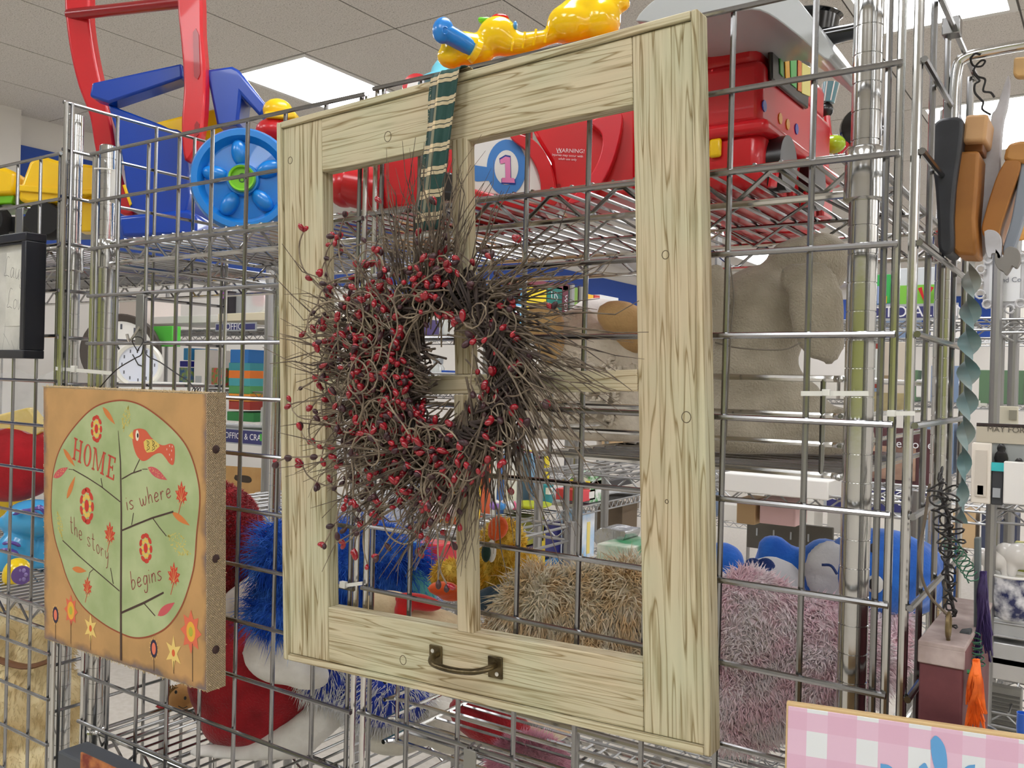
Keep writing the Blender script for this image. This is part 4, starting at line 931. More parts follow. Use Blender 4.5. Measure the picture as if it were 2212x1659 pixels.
# ------------------------------------------------------------ plush
def plush(k,rgb,rgb2=None,bump=.7,bs=260,**kw): return mat('plush_'+k,rgb,.95,bump=bump,bscale=bs,var=.5,rgb2=rgb2,vscale=30,sheen=.3,**kw)
ELG=plush('grey',(186,177,158),(160,151,132),1.0,420)
p=PL(1680,1010,.17,.45); k=p.m; t=T('elephant_plush','big grey elephant plush sitting with its back to the grid, right of the frame','plush toy',p); v=p.v
e=blob('body',[('e',v(1650,900,.05),(k*150,k*90,k*120)),('e',v(1640,690,.05),(k*115,k*85,k*125)),('e',v(1620,800,.05),(k*110,k*85,k*120)),('e',v(1790,950,.06),(k*105,k*70,k*80)),('e',v(1600,940,.03),(k*90,k*80,k*75)),
 ('t',[v(1700,560,.05),v(1770,545,.06)],[k*45,k*48]),('e',v(1780,570,.07),(k*60,k*50,k*75))],ELG,t,vox=.007,it=6,origin=NO)
blob('ear',[('e',v(1765,670,-.01),(k*62,k*22,k*112),(0,-.1,0)),('e',v(1715,600,0),(k*35,k*22,k*35)),('e',v(1790,740,0),(k*35,k*18,k*50))],ELG,t,vox=.006,it=4,origin=NO)
blob('ear',[('e',v(1545,650,.01),(k*35,k*22,k*90))],ELG,t,vox=.006,it=4,origin=NO)
sd=MB(); sd.tube(catmull([v(1575,560,-.085),v(1585,640,-.11),v(1578,730,-.115),v(1572,850,-.12),v(1568,960,-.10)],5),k*1.6,5); sd.tube(catmull([v(1545,740,-.10),v(1600,752,-.115),v(1690,755,-.10),v(1730,740,-.06)],5),k*1.6,5)
sd.build('seam',mat('seam_grey',(118,110,98),.9),t,origin=NO)
LW=plush('lamb',(232,222,204),(196,184,164),1,140); LT_=plush('lamb_tan',(216,178,122),(186,146,94),.5,400)
p=PL(1270,1000,.22,.5); k=p.m; t=T('lamb_plush','cream curly lamb plush with tan ears seen through the upper right frame opening','plush toy',p); v=p.v
e=blob('body',[('e',v(1290,800,.03),(k*130,k*80,k*110)),('e',v(1260,930,.02),(k*140,k*80,k*80)),('e',v(1360,900,.02),(k*90,k*80,k*110)),('e',v(1160,860,.04),(k*60,k*60,k*70)),('e',v(1250,730,.06),(k*70,k*60,k*70))],LW,t,vox=.008,it=3,origin=NO)
rr=random.Random(2); cu=MB()
for i in range(420):
    x=rr.uniform(1100,1420); y=rr.uniform(690,1000); d=-.055+.00001*((x-1280)**2+(y-860)**2)*.25; 
    if ((x-1280)/165)**2+((y-860)/165)**2>1: continue
    c=v(x,y,d+.02); r=k*rr.uniform(5,9); a0=rr.random()*6
    cu.tube([c+Vector((r*math.cos(a0+a*.9),-r*.5*math.sin(a*.7),r*math.sin(a0+a*.9))) for a in range(6)],k*rr.uniform(3.5,5),5)
cu.build('curls',LW,t,origin=NO)['kind']='stuff'
blob('ear',[('e',v(1175,700,-.01),(k*45,k*30,k*50)),('e',v(1190,740,0),(k*32,k*24,k*50))],LT_,t,vox=.005,origin=NO)
blob('ear',[('e',v(1345,690,-.01),(k*60,k*30,k*40),(0,.3,0)),('e',v(1370,720,0),(k*45,k*24,k*45))],LT_,t,vox=.005,origin=NO)
# white wool plush behind it
p=PL(1250,760,.42,.5); k=p.m; v=p.v; t=T('white_plush','smooth white plush rising behind the cream lamb plush','plush toy',p); WP=plush('white',(232,230,226),(206,204,200),.3)
blob('body',[('e',v(1290,740),(k*90,k*50,k*100)),('e',v(1250,900),(k*90,k*60,k*120))],WP,t,vox=.008,origin=NO)
# tan shaggy dog
FT=furmat('fur_tan',(255,246,226),(244,214,168),38,.15); p=PL(1230,1440,.17,.5); k=p.m; v=p.v
t=T('shaggy_dog_plush','tan shaggy plush with long tufted fur, behind the lower right frame opening','plush toy',p)
e=blob('body',[('e',v(1270,1340,.04),(k*150,k*80,k*105)),('e',v(1140,1320,.02),(k*70,k*60,k*90),(0,.5,0)),('e',v(1350,1300,.03),(k*70,k*60,k*80)),('e',v(1110,1380,.02),(k*70,k*50,k*45)),('e',v(1300,1420,.02),(k*100,k*60,k*50))],FT,t,vox=.007,origin=NO)
fur(e,6000,.026,.0013,FT,t,1,.5,.8)
MB().ell(v(1392,1360,.02),(k*22,k*20,k*60)).build('magenta_bow',plush('magenta',(204,20,130),(170,10,100)),t,origin=NO)
# yellow bird
FY=furmat('fur_yellow',(255,226,110),(240,188,60),50,.15); FO=plush('orange',(232,96,30),(200,70,20),.3,400); p=PL(1080,1320,.22,.5); k=p.m; v=p.v
t=T('yellow_bird_plush','yellow bird plush with orange beak behind the frame mullion','plush toy',p)
e=blob('body',[('e',v(1085,1250,.02),(k*62,k*50,k*75)),('e',v(1085,1170,.0),(k*45,k*40,k*45)),('e',v(1130,1230,.03),(k*38,k*30,k*40)),('e',v(970,1240,.02),(k*40,k*35,k*28))],FY,t,vox=.005,origin=NO)
fur(e,3800,.009,.0009,FY,t,2,.2,.8)
blob('beak',[('e',v(1076,1140,-.035),(k*22,k*16,k*26),(0,.2,0)),('e',v(1068,1155,-.035),(k*14,k*14,k*14))],FO,t,vox=.003,origin=NO)
MB().ell(v(1062,1190,-.04),(k*10,k*6,k*24)).build('eye',WP,t,origin=NO)
MB().ell(v(1050,1194,-.044),(k*10,k*6,k*20)).build('pupil',plush('green_d',(20,60,50)),t,origin=NO)
blob('foot',[('e',v(958,1272,-.02),(k*36,k*24,k*16)),('e',v(975,1285,-.01),(k*30,k*24,k*14))],FO,t,vox=.004,origin=NO)
blob('hat',[('e',v(1060,1295,-.03),(k*45,k*26,k*28),(0,-.4,0)),('e',v(1095,1278,-.02),(k*30,k*20,k*20))],plush('slate',(66,92,112),(48,70,90)),t,vox=.005,origin=NO)
MB().ell(v(1160,1226,.0),(k*10,k*8,k*10)).build('wing_tip',plush('lilac',(140,130,160)),t,origin=NO)
# blue shaggy plush
FB=furmat('fur_blue',(84,150,250),(36,92,214),30,.15); p=PL(800,1300,.17,.6); k=p.m; v=p.v
t=T('blue_fur_plush','bright blue long-haired plush slumped behind the lower left frame opening','plush toy',p)
e=blob('body',[('e',v(760,1220,.02),(k*130,k*80,k*85)),('e',v(870,1250,.03),(k*55,k*50,k*75)),('e',v(620,1210,.04),(k*70,k*60,k*90)),('e',v(690,1300,.04),(k*110,k*70,k*60)),('e',v(620,1320,.03),(k*80,k*60,k*60))],FB,t,vox=.007,origin=NO)
fur(e,7000,.035,.0006,FB,t,3,.6,1.0)
blob('scarf',[('e',v(910,1270,.01),(k*26,k*20,k*60),(0,-.5,0)),('e',v(875,1180,.07),(k*40,k*20,k*14))],plush('aqua',(120,216,214),(80,180,186)),t,vox=.005,origin=NO)
# lower blue plush with white fringe
p=PL(800,1600,.20,.55); k=p.m; v=p.v; t=T('blue_white_plush','royal blue plush with a white fringed edge below the frame','plush toy',p)
e=blob('body',[('e',v(830,1510,.02),(k*105,k*70,k*60)),('e',v(720,1470,.04),(k*80,k*60,k*55))],plush('royal',(20,60,190),(10,36,130)),t,vox=.007,origin=NO)
e2=blob('leg',[('e',v(960,1570,.03),(k*75,k*60,k*50),(0,.5,0)),('e',v(850,1590,.03),(k*80,k*60,k*38))],plush('offwhite',(222,218,206),(190,186,174),.4),t,vox=.007,origin=NO)
fur(e,1500,.02,.0007,mat('fur_white',(232,232,232),.9),t,5,1.0,.5)
# green/teal plush between
p=PL(560,1420,.22,.6); k=p.m; v=p.v; t=T('teal_plush','dark green and teal plush squeezed behind the red santa plush','plush toy',p)
blob('body',[('e',v(700,1450,.04),(k*60,k*50,k*70)),('e',v(560,1320,.06),(k*110,k*50,k*30),(0,.45,0)),('e',v(640,1380,.08),(k*80,k*50,k*50))],plush('teal',(10,96,84),(6,60,58)),t,vox=.007,origin=NO)
# santa plush
SR=plush('santa',(176,20,34),(132,10,24),1.0,320); SW_=plush('cuff',(232,230,224),(206,202,194),.5,90)
p=PL(560,1600,.13,.7); k=p.m; v=p.v; t=T('santa_plush','large dark red and white christmas plush lying below the frame corner','plush toy',p)
blob('coat',[('e',v(560,1480,.04),(k*160,k*80,k*120),(0,.1,0)),('e',v(480,1450,.05),(k*70,k*70,k*150)),('e',v(650,1490,.05),(k*110,k*70,k*80),(0,-.3,0)),('e',v(540,1560,.03),(k*110,k*70,k*60))],SR,t,vox=.008,it=8,origin=NO)
blob('trim',[('t',[v(430,1635,.0),v(540,1650,-.01),(v(640,1600,-.01)),v(720,1530,.0),v(770,1490,.02)],[k*28,k*42,k*45,k*42,k*36])],SW_,t,vox=.008,it=8,origin=NO)
blob('mitten',[('e',v(600,1420,-.06),(k*75,k*40,k*55),(0,.3,0)),('e',v(650,1450,-.055),(k*65,k*36,k*36),(0,.3,0)),('e',v(580,1395,-.06),(k*50,k*38,k*38))],SW_,t,vox=.006,it=6,origin=NO)
p=PL(520,1290,.15,.7); k=p.m; v=p.v; t=T('red_fleece_plush','fuzzy red fleece plush with a white cuff just right of the HOME sign','plush toy',p)
e=blob('body',[('e',v(500,1170,.03),(k*75,k*60,k*130),(0,-.2,0)),('e',v(470,1100,.03),(k*60,k*50,k*60)),('e',v(545,1200,.03),(k*35,k*50,k*70))],SR,t,vox=.006,origin=NO)
fur(e,5000,.006,.0009,SR,t,7,.1,1.0)
blob('cuff',[('t',[v(470,1350,.0),v(530,1300,-.01),v(585,1255,.0)],[k*42,k*42,k*40])],SW_,t,vox=.006,it=6,origin=NO)
blob('green_band',[('t',[v(480,1370,.03),v(540,1350,.02),v(620,1290,.03)],[k*24,k*22,k*20])],plush('xmasgreen',(14,110,82),(8,76,60)),t,vox=.006,origin=NO)
# small doll
p=PL(400,1560,.18,.7); k=p.m; v=p.v; t=T('small_doll','small doll with tan face and red shoe lying on the low wire shelf','doll',p)
blob('face',[('e',v(392,1510),(k*32,k*24,k*34))],plush('tan_face',(206,156,96),(186,136,80),.2),t,vox=.004,origin=NO)
blob('shoe',[('e',v(385,1560,-.01),(k*42,k*24,k*20),(0,.3,0)),('e',v(350,1530,0),(k*16,k*12,k*12))],plastic('shoe',(176,20,34),.2),t,vox=.004,origin=NO)
for x,y in ((380,1495),(400,1508)): MB().ell(v(x,y,-k*24),(k*3,k*2,k*4)).build('eye',BLK,t,origin=NO)
MB().tube(catmull([v(385,1525,-k*24),v(395,1530,-k*25),(v(405,1526,-k*22))],4),k*1,4).build('mouth',BLK,t,origin=NO)
hr=MB(); 
for i in range(30): a=v(368+rr.uniform(-5,18),1485+rr.uniform(-6,8),-k*10); hr.tube([a,a+Vector((rr.uniform(-k*10,k*3),-k*3,rr.uniform(-k*20,k*4)))],k*1.3,4)
hr.build('hair',plush('straw',(150,116,60)),t,origin=NO)['kind']='stuff'
# white/red plush row bottom of the frame opening
p=PL(930,1350,.12,.5); k=p.m; v=p.v; t=T('cream_plush','cream plush with a red scarf lying along the bottom of the left opening','plush toy',p)
CP=plush('cream',(230,208,170),(206,182,140),.4)
blob('body',[('e',v(840,1310),(k*60,k*40,k*35)),('e',v(940,1340),(k*80,k*40,k*26),(0,.2,0))],CP,t,vox=.005,origin=NO)
blob('scarf',[('e',v(905,1300,-.02),(k*55,k*20,k*18),(0,.15,0)),('e',v(870,1320,-.02),(k*20,k*18,k*22))],plush('scarlet',(214,30,26),(180,16,16),.4),t,vox=.004,origin=NO)
# pink shaggy
FP=furmat('fur_pink',(255,244,247),(252,218,228),34,.15); p=PL(1700,1560,.16,.4); k=p.m; v=p.v
t=T('pink_shaggy_plush','big pale pink shaggy plush filling the low right shelf','plush toy',p)
e=blob('body',[('e',v(1620,1350,.03),(k*120,k*90,k*120)),('e',v(1760,1420,.04),(k*170,k*90,k*130)),('e',v(1640,1480,.04),(k*130,k*90,k*110)),('e',v(1880,1380,.08),(k*90,k*60,k*110)),('e',v(1590,1560,.05),(k*90,k*70,k*60))],FP,t,vox=.009,origin=NO)
fur(e,11000,.014,.0011,FP,t,4,.4,1.4)
# blue round plush with pale ear pads
BP=plush('blue',(44,122,226),(30,92,190),.4); PP=plush('pale',(220,220,224),(196,196,204),.3); p=PL(1800,1320,.26,.4); k=p.m; v=p.v
t=T('blue_bear_plush','blue plush bear lying on its side on top of the pink shaggy plush','plush toy',p)
blob('head',[('e',v(1900,1235,.0),(k*125,k*90,k*95)),('e',v(1975,1245,.03),(k*70,k*70,k*85)),('e',v(1780,1240,.04),(k*60,k*60,k*85)),('e',v(1690,1220,.06),(k*70,k*50,k*50)),('e',v(1670,1180,.05),(k*38,k*30,k*30))],BP,t,vox=.008,origin=NO)
blob('ear',[('e',v(1790,1235,-.02),(k*52,k*18,k*68))],PP,t,vox=.004,origin=NO)
blob('paw',[('e',v(1665,1265,-.01),(k*75,k*36,k*65))],PP,t,vox=.006,origin=NO)
fl=MB()
for i in range(6): a=2*PI*i/6; fl.ell(v(1640+26*math.cos(a),1255+30*math.sin(a),-k*40),(k*22,k*7,k*24))
fl.ell(v(1640,1255,-k*42),(k*24,k*7,k*24)); fl.build('patch',plush('navy',(26,60,130),(16,40,96),.8,600),t,origin=NO)
MB().ell(v(1890,1262,-k*94),(k*17,k*12,k*19)).build('eye_white',WP,t,origin=NO); MB().ell(v(1886,1262,-k*103),(k*9,k*6,k*12)).build('pupil',BLK,t,origin=NO); MB().ell(v(1886,1184,-k*80),(k*8,k*7,k*10)).build('pupil',BLK,t,origin=NO)
MB().tube(catmull([v(1775,1220,-.045),v(1795,1222,-.046),v(1808,1240,-.045)],4),k*3,5).build('ear_stitch',plush('navy',(26,60,130)),t,origin=NO)
p=PL(1580,1215,.3,.4); k=p.m; v=p.v; t=T('blue_cloth_plush','deep blue plush limb peeking out beside the frame edge','plush toy',p); blob('body',[('e',v(1560,1215),(k*50,k*40,k*45))],BP,t,vox=.006,origin=NO)
# pink fluffy and red under the frame
p=PL(1140,1640,.16,.5); k=p.m; v=p.v; t=T('pink_fluffy_plush','soft rose pink fluffy plush at the bottom edge under the handle','plush toy',p); FR=furmat('fur_rose',(255,206,222),(244,170,198),20,.15)
e=blob('body',[('e',v(1140,1660),(k*85,k*60,k*65))],FR,t,vox=.006,origin=NO); fur(e,6000,.014,.0005,FR,t,6,.4,.6)
p=PL(1060,1580,.24,.5); k=p.m; v=p.v; t=T('red_cloth_plush','dark red plush lying under the frame beside the pink fluffy one','plush toy',p); blob('body',[('e',v(1060,1560),(k*100,k*50,k*50),(0,.35,0))],SR,t,vox=.006,origin=NO); blob('foot',[('e',v(1180,1570,.02),(k*60,k*40,k*30))],FT,t,vox=.006,origin=NO)
# ------------------------------------------------------------ left unit contents
p=PL(50,1090,.17,.8); k=p.m; v=p.v; t=T('red_cushion_toy','plump red cushion toy wrapped in clear film on the left unit','cushion',p)
blob('body',[('e',v(20,1000),(k*110,k*60,k*85))],plush('redc',(190,14,30),(150,8,20),.3),t,vox=.006,origin=NO)
film=mat('clear_film',(235,238,240),.12,alpha=.28,bump=.8,bscale=25,coat=.5)
p=PL(40,940,.15,.8); k=p.m; v=p.v; t=T('plastic_bag','clear plastic bag with a yellow pack above the red cushion toy','bag',p)
pr(p,'yellow_pack',[(-40,905),(60,880),(95,925),(80,940),(-40,945)],.0,.05,plastic('packy',(236,200,30)),t,.004)
bb_=MB(); n=9
P=[[v(-40+i*20,805+j*18+(8*math.sin(i*1.3+j)),-.02+.012*math.sin(i*2+j*1.7)) for i in range(n)] for j in range(8)]
bb_.add([q for r in P for q in r],[(j*n+i,j*n+i+1,j*n+i+n+1,j*n+i+n) for j in range(7) for i in range(n-1)]); bb_.build('film',film,t,smooth=180,origin=NO)
p=PL(60,1240,.16,.8); k=p.m; v=p.v; t=T('striped_blue_toy','light blue plastic toy animal with purple stripes on the left unit','toy',p)
SB=plastic('toy_blue',(70,170,226),.2)
blob('body',[('e',v(75,1120),(k*62,k*45,k*42)),('e',v(30,1195),(k*42,k*36,k*60),(0,.5,0)),('e',v(20,1130),(k*24,k*20,k*20)),('e',v(90,1200,.03),(k*40,k*36,k*60))],SB,t,vox=.004,origin=NO)
for a,b,c in (((28,1112),(60,1102),(90,1118)),((60,1100),(90,1100),(105,1125)),((5,1175),(25,1172),(45,1180)),((0,1188),(20,1188),(40,1196)),((80,1092),(98,1100),(108,1112))): MB().tube(catmull([v(*a,-k*44),v(*b,-k*48),v(*c,-k*40)],4),[k*1]+[k*4]*7+[k*1],6).build('stripe',plastic('violet',(92,70,160)),t,origin=NO)
p=PL(45,1275,.10,.8); k=p.m; v=p.v; t=T('yellow_toy_ball','yellow toy ball with a purple flower disc near the left edge','toy ball',p)
MB().ell(v(38,1243),(k*30,k*30,k*38),n=24,k=16).build('ball',plastic('bally',(250,214,30),.2),t,origin=NO)
MB().lathe([(.001,.0),(k*20,0),(k*20,.002),(.001,.003)],TM(tuple(v(47,1242,-k*29)),(PI/2,0,.25)),24).build('disc',PUR,t,origin=NO)
for i in range(6): a=2*PI*i/6; MB().ell(v(47+9*math.cos(a),1242+11*math.sin(a),-k*31),(k*4,k*2,k*5)).build('flower_petal',plastic('lilac_p',(150,130,190)),t,origin=NO)
pk=PL(40,1110,.22,.8); t=T('toy_pack','yellow and grey toy packet behind the striped blue toy','packet',pk); pr(pk,'card',[(0,1060),(60,1080),(50,1125),(-20,1115)],.0,.02,plastic('packy',(236,200,30)),t,.002); pr(pk,'label',[(28,1090),(75,1080),(80,1110),(25,1115)],-.002,.0,WHT,t,.001)
FG=furmat('fur_gold',(250,234,190),(220,196,146),16,.15); p=PL(50,1640,.16,.8); k=p.m; v=p.v
t=T('big_tan_dog_plush','big sandy plush dog with a brown collar at the lower left','plush toy',p)
e=blob('body',[('e',v(40,1540,.03),(k*150,k*80,k*130)),('e',v(100,1400,.02),(k*60,k*50,k*80)),('e',v(10,1370,.05),(k*70,k*50,k*60)),('e',v(60,1680,.0),(k*120,k*80,k*90))],FG,t,vox=.008,origin=NO)
fur(e,4500,.012,.0009,FG,t,8,.9,.6)
MB().tube(catmull([v(-20,1420,-.035),v(50,1440,-.055),v(100,1430,-.05),v(150,1405,-.02)],4),k*12,8,flat=.4).build('collar',mat('leather',(112,72,40),.6),t,origin=NO)
# every toy stands on its deck: nothing reaches below the shelf it lies on
bpy.context.view_layer.update()
def settle(names,zmin,xmax=9):
    for o in list(COL.objects):
        if o.parent is None and o.name.split('.')[0] in names and o.name not in done:
            done.add(o.name); st=[o]
            while st:
                q=st.pop(); st+=list(q.children)
                if q.type=='MESH':
                    M=q.matrix_world; Mi=M.inverted()
                    for v in q.data.vertices:
                        w=M@v.co
                        if w.z<zmin: w.z=zmin; v.co=Mi@w
done=set()
settle(('toy_push_walker','toy_ball','toy_dump_truck','toy_hat','toy_ring','ride_on_car','ride_on_train'),TOP)
settle(('elephant_plush','lamb_plush','white_plush'),1.4045)
settle(('shaggy_dog_plush','yellow_bird_plush','pink_shaggy_plush','blue_bear_plush','blue_cloth_plush','cream_plush'),1.0265)
settle(('blue_fur_plush','blue_white_plush','teal_plush','santa_plush','red_fleece_plush','small_doll','pink_fluffy_plush','red_cloth_plush'),LOW)
settle(('red_cushion_toy','plastic_bag','striped_blue_toy','yellow_toy_ball','toy_pack'),1.024+.040)
settle(('big_tan_dog_plush',),.25+.040)
# ------------------------------------------------------------ zip ties and clips
zt=mat('zip_tie',(238,238,232),.35,trans=.2)
def ztie(label,a,b,Y0=-.008,w=6,head=None,Y1=None):
    A=at(*a,Y0); B=at(*b,Y1 if Y1 is not None else Y0); k=mpp(A); t=thing('zip_tie',label,'zip tie',A,group=None)
    P=[A,A.lerp(B,.5)+Vector((0,-.002,0)),B]; h2=Vector((0,0,w*k*.95)); th=Vector((0,.0012,0)); b=MB()
    for a,c in zip(P,P[1:]): b.add([a-h2,c-h2,c+h2,a+h2,a-h2+th,c-h2+th,c+h2+th,a+h2+th],[(0,1,2,3),(7,6,5,4),(0,4,5,1),(3,2,6,7),(0,3,7,4),(1,5,6,2)])
    b.build('strap',zt,t)
    h=at(*(head or a),Y0-.002); MB().box(h,(k*16,.006,k*14)).build('head',zt,t,bevel=.0006)
ztie('white zip tie left of the HOME sign top',(120,796),(240,806),-.01,4,(160,797))
ztie('white zip tie around the right grid wire and the corner post',(1730,850),(1876,850),-.008,5.5,(1785,848))
ztie('white zip tie at the panel corner, right of the corner post',(1915,893),(1976,893),-.008,5,(1926,893))
ztie('white zip tie tail in the lower left frame opening',(724,1267),(782,1260),-.006,4,(742,1263))
ztie('white zip tie at the far end grid behind the twisted ornament',(2095,872),(2132,874),.30,3,(2108,872),.30)
def clip(label,x,y0,y1,Y=-.008,w=18,cm=None):
    A=at(x,y0,Y); k=mpp(A); zb=at(x,y1,Y).z; t=thing('display_clip',label,'hook',A)
    MB().box2((A.x-w*k/2*1.1,Y-.003,zb),(A.x+w*k/2*1.1,Y-.001,A.z)).build('plate',cm or mat('steel_plate',(150,150,146),.35,.9),t,bevel=.0006)
    MB().tube([(A.x-w*k*.3,Y,A.z),(A.x-w*k*.3,Y+.012,A.z+.002)],.0016,6).tube([(A.x+w*k*.3,Y,A.z),(A.x+w*k*.3,Y+.012,A.z+.002)],.0016,6).build('hook_tab',CHD,t)
clip('flat steel hook clip under the frame handle at the bottom edge',1018,1618,1720,-.008,30)
clip('flat steel hook clip above the black picture frame',46,450,520,-.008,24)
t=thing('price_tag','white plastic tag hooked on the grid beside the left post','tag',at(235,370,.02)); A=PL(235,370,.0,.5)
MB().prism(A.ps([(240,365),(250,366),(248,440),(236,436)],0),0,.0015).build('card',WHT,t,origin=NO,bevel=.0004,M=t.matrix_world.inverted()@A.M if False else None)
D.objects.remove(t.children[0]) if t.children else None
b=MB(); b.add([at(x,y,.002) for x,y in ((240,365),(250,366),(248,440),(236,436))]+[at(x,y,.0035) for x,y in ((240,365),(250,366),(248,440),(236,436))],[(0,1,2,3),(7,6,5,4),(0,4,5,1),(1,5,6,2),(2,6,7,3),(3,7,4,0)]); b.build('card',WHT,t)
MB().tube(catmull([at(202,364,.002),at(225,364,.0),at(245,367,.001)],4),.0012,6).build('arm',WHT,t)
# ------------------------------------------------------------ things hung on the outside of the grid
def pmat(k,rgb,rough=.6,**kw): return mat('m_'+k,rgb,rough,**kw)
# black picture frame
bf=at(56,500,-.045); zb=at(56,774,-.045).z; t=thing('picture_frame','black deep picture frame with Laugh and Love script at the left edge','picture frame',bf); x1=bf.x; z1=bf.z; w_=.20
bk=pmat('frame_black',(20,22,30),.35)
MB().box2((x1-w_,-.045,z1-.014),(x1,-.010,z1)).box2((x1-w_,-.045,zb),(x1,-.010,zb+.014)).box2((x1-.014,-.045,zb+.014),(x1,-.010,z1-.014)).box2((x1-w_,-.045,zb+.014),(x1-w_+.014,-.010,z1-.014)).build('moulding',bk,t,bevel=.0015)
MB().box2((x1-w_+.014,-.040,z1-.018),(x1-.014,-.036,z1-.014)).box2((x1-.018,-.040,zb+.014),(x1-.014,-.036,z1-.018)).build('inner_lip',bk,t,bevel=.0008)
MB().box2((x1-w_+.01,-.030,zb+.01),(x1-.012,-.028,z1-.01)).build('print',pmat('paper_grey',(206,204,194),.8,var=.8,vscale=18,rgb2=(178,176,166)),t)
MB().box2((x1-.088,-.0316,zb+.055),(x1-.019,-.0302,z1-.028)).build('mount_card',pmat('paper_card',(222,220,208),.8,var=.5,vscale=30,rgb2=(196,194,182)),t)
lt=MB(); 
for s,px_,py_ in (('Laugh',8,595),('Love',14,663)):
    o=at(px_,py_,-.032); u=at(px_+3.2,py_+.8,-.032); h=at(px_+2.0,py_-19,-.032); write(lt,s,(o.x,o.z),((u.x-o.x)*4.6,(u.z-o.z)*4.6),(h.x-o.x,(h.z-o.z)*1.1),.0008,-.0320,sp=.12)
for a,b in (((5,720),(18,745)),((22,735),(30,765)),((40,728),(32,765)),((10,690),(2,760))):
    A=at(*a,-.032);B=at(*b,-.032); lt.strip([(A.x,A.z),((A.x+B.x)/2+.002,(A.z+B.z)/2),(B.x,B.z)],.0006,-.0305)
lt.build('script_lettering',pmat('ink_grey',(92,92,88),.8),t,smooth=0,fix=False)
MB().box2((x1-w_+.01,-.036,zb+.01),(x1-.012,-.035,z1-.01)).build('glass',mat('clear_glass',(255,255,255),.03,alpha=.10,coat=1),t)
# gingham board
gy=math.radians(13.73); gp=Vector((.5465,-.075,1.2243)); GM=Matrix.Translation(gp)@Matrix.Rotation(gy,4,'Z')
t=thing('gingham_board','pink and white gingham board with a blue flower at the lower right corner','sign board',M=GM); GMI=GM.inverted()
def ging():
    m=mat('gingham',(214,166,190),.35,coat=.3); nt=m.node_tree; b=nt.nodes['Principled BSDF']; tc=nt.nodes.new('ShaderNodeTexCoord'); sx=nt.nodes.new('ShaderNodeSeparateXYZ'); nt.links.new(tc.outputs['Object'],sx.inputs[0])
    def g(o,k,off,th):
        a=nt.nodes.new('ShaderNodeMath'); a.operation='MULTIPLY_ADD'; a.inputs[1].default_value=k; a.inputs[2].default_value=off; nt.links.new(o,a.inputs[0]); f=nt.nodes.new('ShaderNodeMath'); f.operation='FRACT'; nt.links.new(a.outputs[0],f.inputs[0])
        c=nt.nodes.new('ShaderNodeMath'); c.operation='GREATER_THAN'; c.inputs[1].default_value=th; nt.links.new(f.outputs[0],c.inputs[0]); return c.outputs[0]
    A=g(sx.outputs['X'],1/.0375,.15,.58); B=g(sx.outputs['Z'],1/.0350,.58,.42)
    n=nt.nodes.new('ShaderNodeTexNoise'); n.inputs['Scale'].default_value=20; nt.links.new(tc.outputs['Object'],n.inputs['Vector'])
    mu=nt.nodes.new('ShaderNodeMath'); mu.operation='MULTIPLY'; nt.links.new(A,mu.inputs[0]); nt.links.new(B,mu.inputs[1])
    ad=nt.nodes.new('ShaderNodeMath'); ad.operation='ADD'; nt.links.new(A,ad.inputs[0]); nt.links.new(B,ad.inputs[1])
    m1=nt.nodes.new('ShaderNodeMixRGB'); m1.inputs[1].default_value=C(218,176,200); m1.inputs[2].default_value=C(222,186,208); nt.links.new(ad.outputs[0],m1.inputs[0])
    m2=nt.nodes.new('ShaderNodeMixRGB'); m2.inputs[2].default_value=C(222,226,230); nt.links.new(m1.outputs[0],m2.inputs[1]); nt.links.new(mu.outputs[0],m2.inputs[0]); nt.links.new(m2.outputs[0],b.inputs['Base Color']); return m
gb=MB().box2((.0015,-.0008,-.30),(.42,.0,-.0025)).build('painted_face',ging(),t,bevel=.001,origin=NO)
MB().box2((0,.0,-.302),(.42,.0065,0)).build('wood_edge',pmat('mdf',(206,176,128),.6),t,bevel=.0012,origin=NO)
PB=pmat('paint_flower',(96,160,214),.5)
for pts in ([(2010,1598),(2022,1588),(2040,1610),(2046,1650),(2040,1680),(2022,1665),(2012,1630)],[(1902,1648),(1925,1655),(1950,1690),(1905,1690)],[(2106,1650),(2085,1656),(2060,1690),(2100,1690)],[(1985,1655),(2000,1648),(2010,1690),(1985,1690)]):
    P=[planepx(GM,GMI,x,y) for x,y in pts]; P=[(q.x,q.z) for q in catmull([Vector((a,0,b)) for a,b in P+P[:1]],4)][:-1]
    MB().poly(P,-.0012).build('flower_petal',PB,gb,smooth=0,origin=NO)
# maroon canvas block hung along the end panel
t=thing('canvas_block','maroon sided canvas block hanging on edge outside the right end grid','canvas',(.655,.06,1.05))
MB().box2((.636,-.022,1.02),(.668,.158,1.278)).build('sides',pmat('maroon',(110,58,62),.7,var=.6,vscale=30,rgb2=(84,40,46)),t,bevel=.002)
b=MB(); b.box2((.635,-.024,1.2755),(.669,.160,1.2800)).box2((.635,-.0240,1.262),(.669,-.0215,1.2765)); b.build('worn_top',pmat('worn_grey',(176,160,156),.8,var=.7,vscale=40,rgb2=(140,122,118)),t,bevel=.001)
ey=MB(); c=Vector((.655,-.010,1.292)); ey.tube([c+Vector((.0,.007*math.cos(a/14*2*PI),.010*math.sin(a/14*2*PI))) for a in range(14)],.0016,8,closed=True).tube([c+Vector((0,0,-.010)),c+Vector((0,0,-.020))],.0016,8)
ey.build('screw_eye',pmat('old_brass',(120,104,74),.4,metal=.8),t)
MB().tube(catmull([c+Vector((0,-.002,.008)),Vector((.640,-.018,1.318)),Vector((.634,-.022,1.345)),Vector((.634,-.0,1.375)),Vector((.632,.03,1.40))],6),.0013,6).build('hanging_cord',pmat('cord',(96,84,70),.8),t)
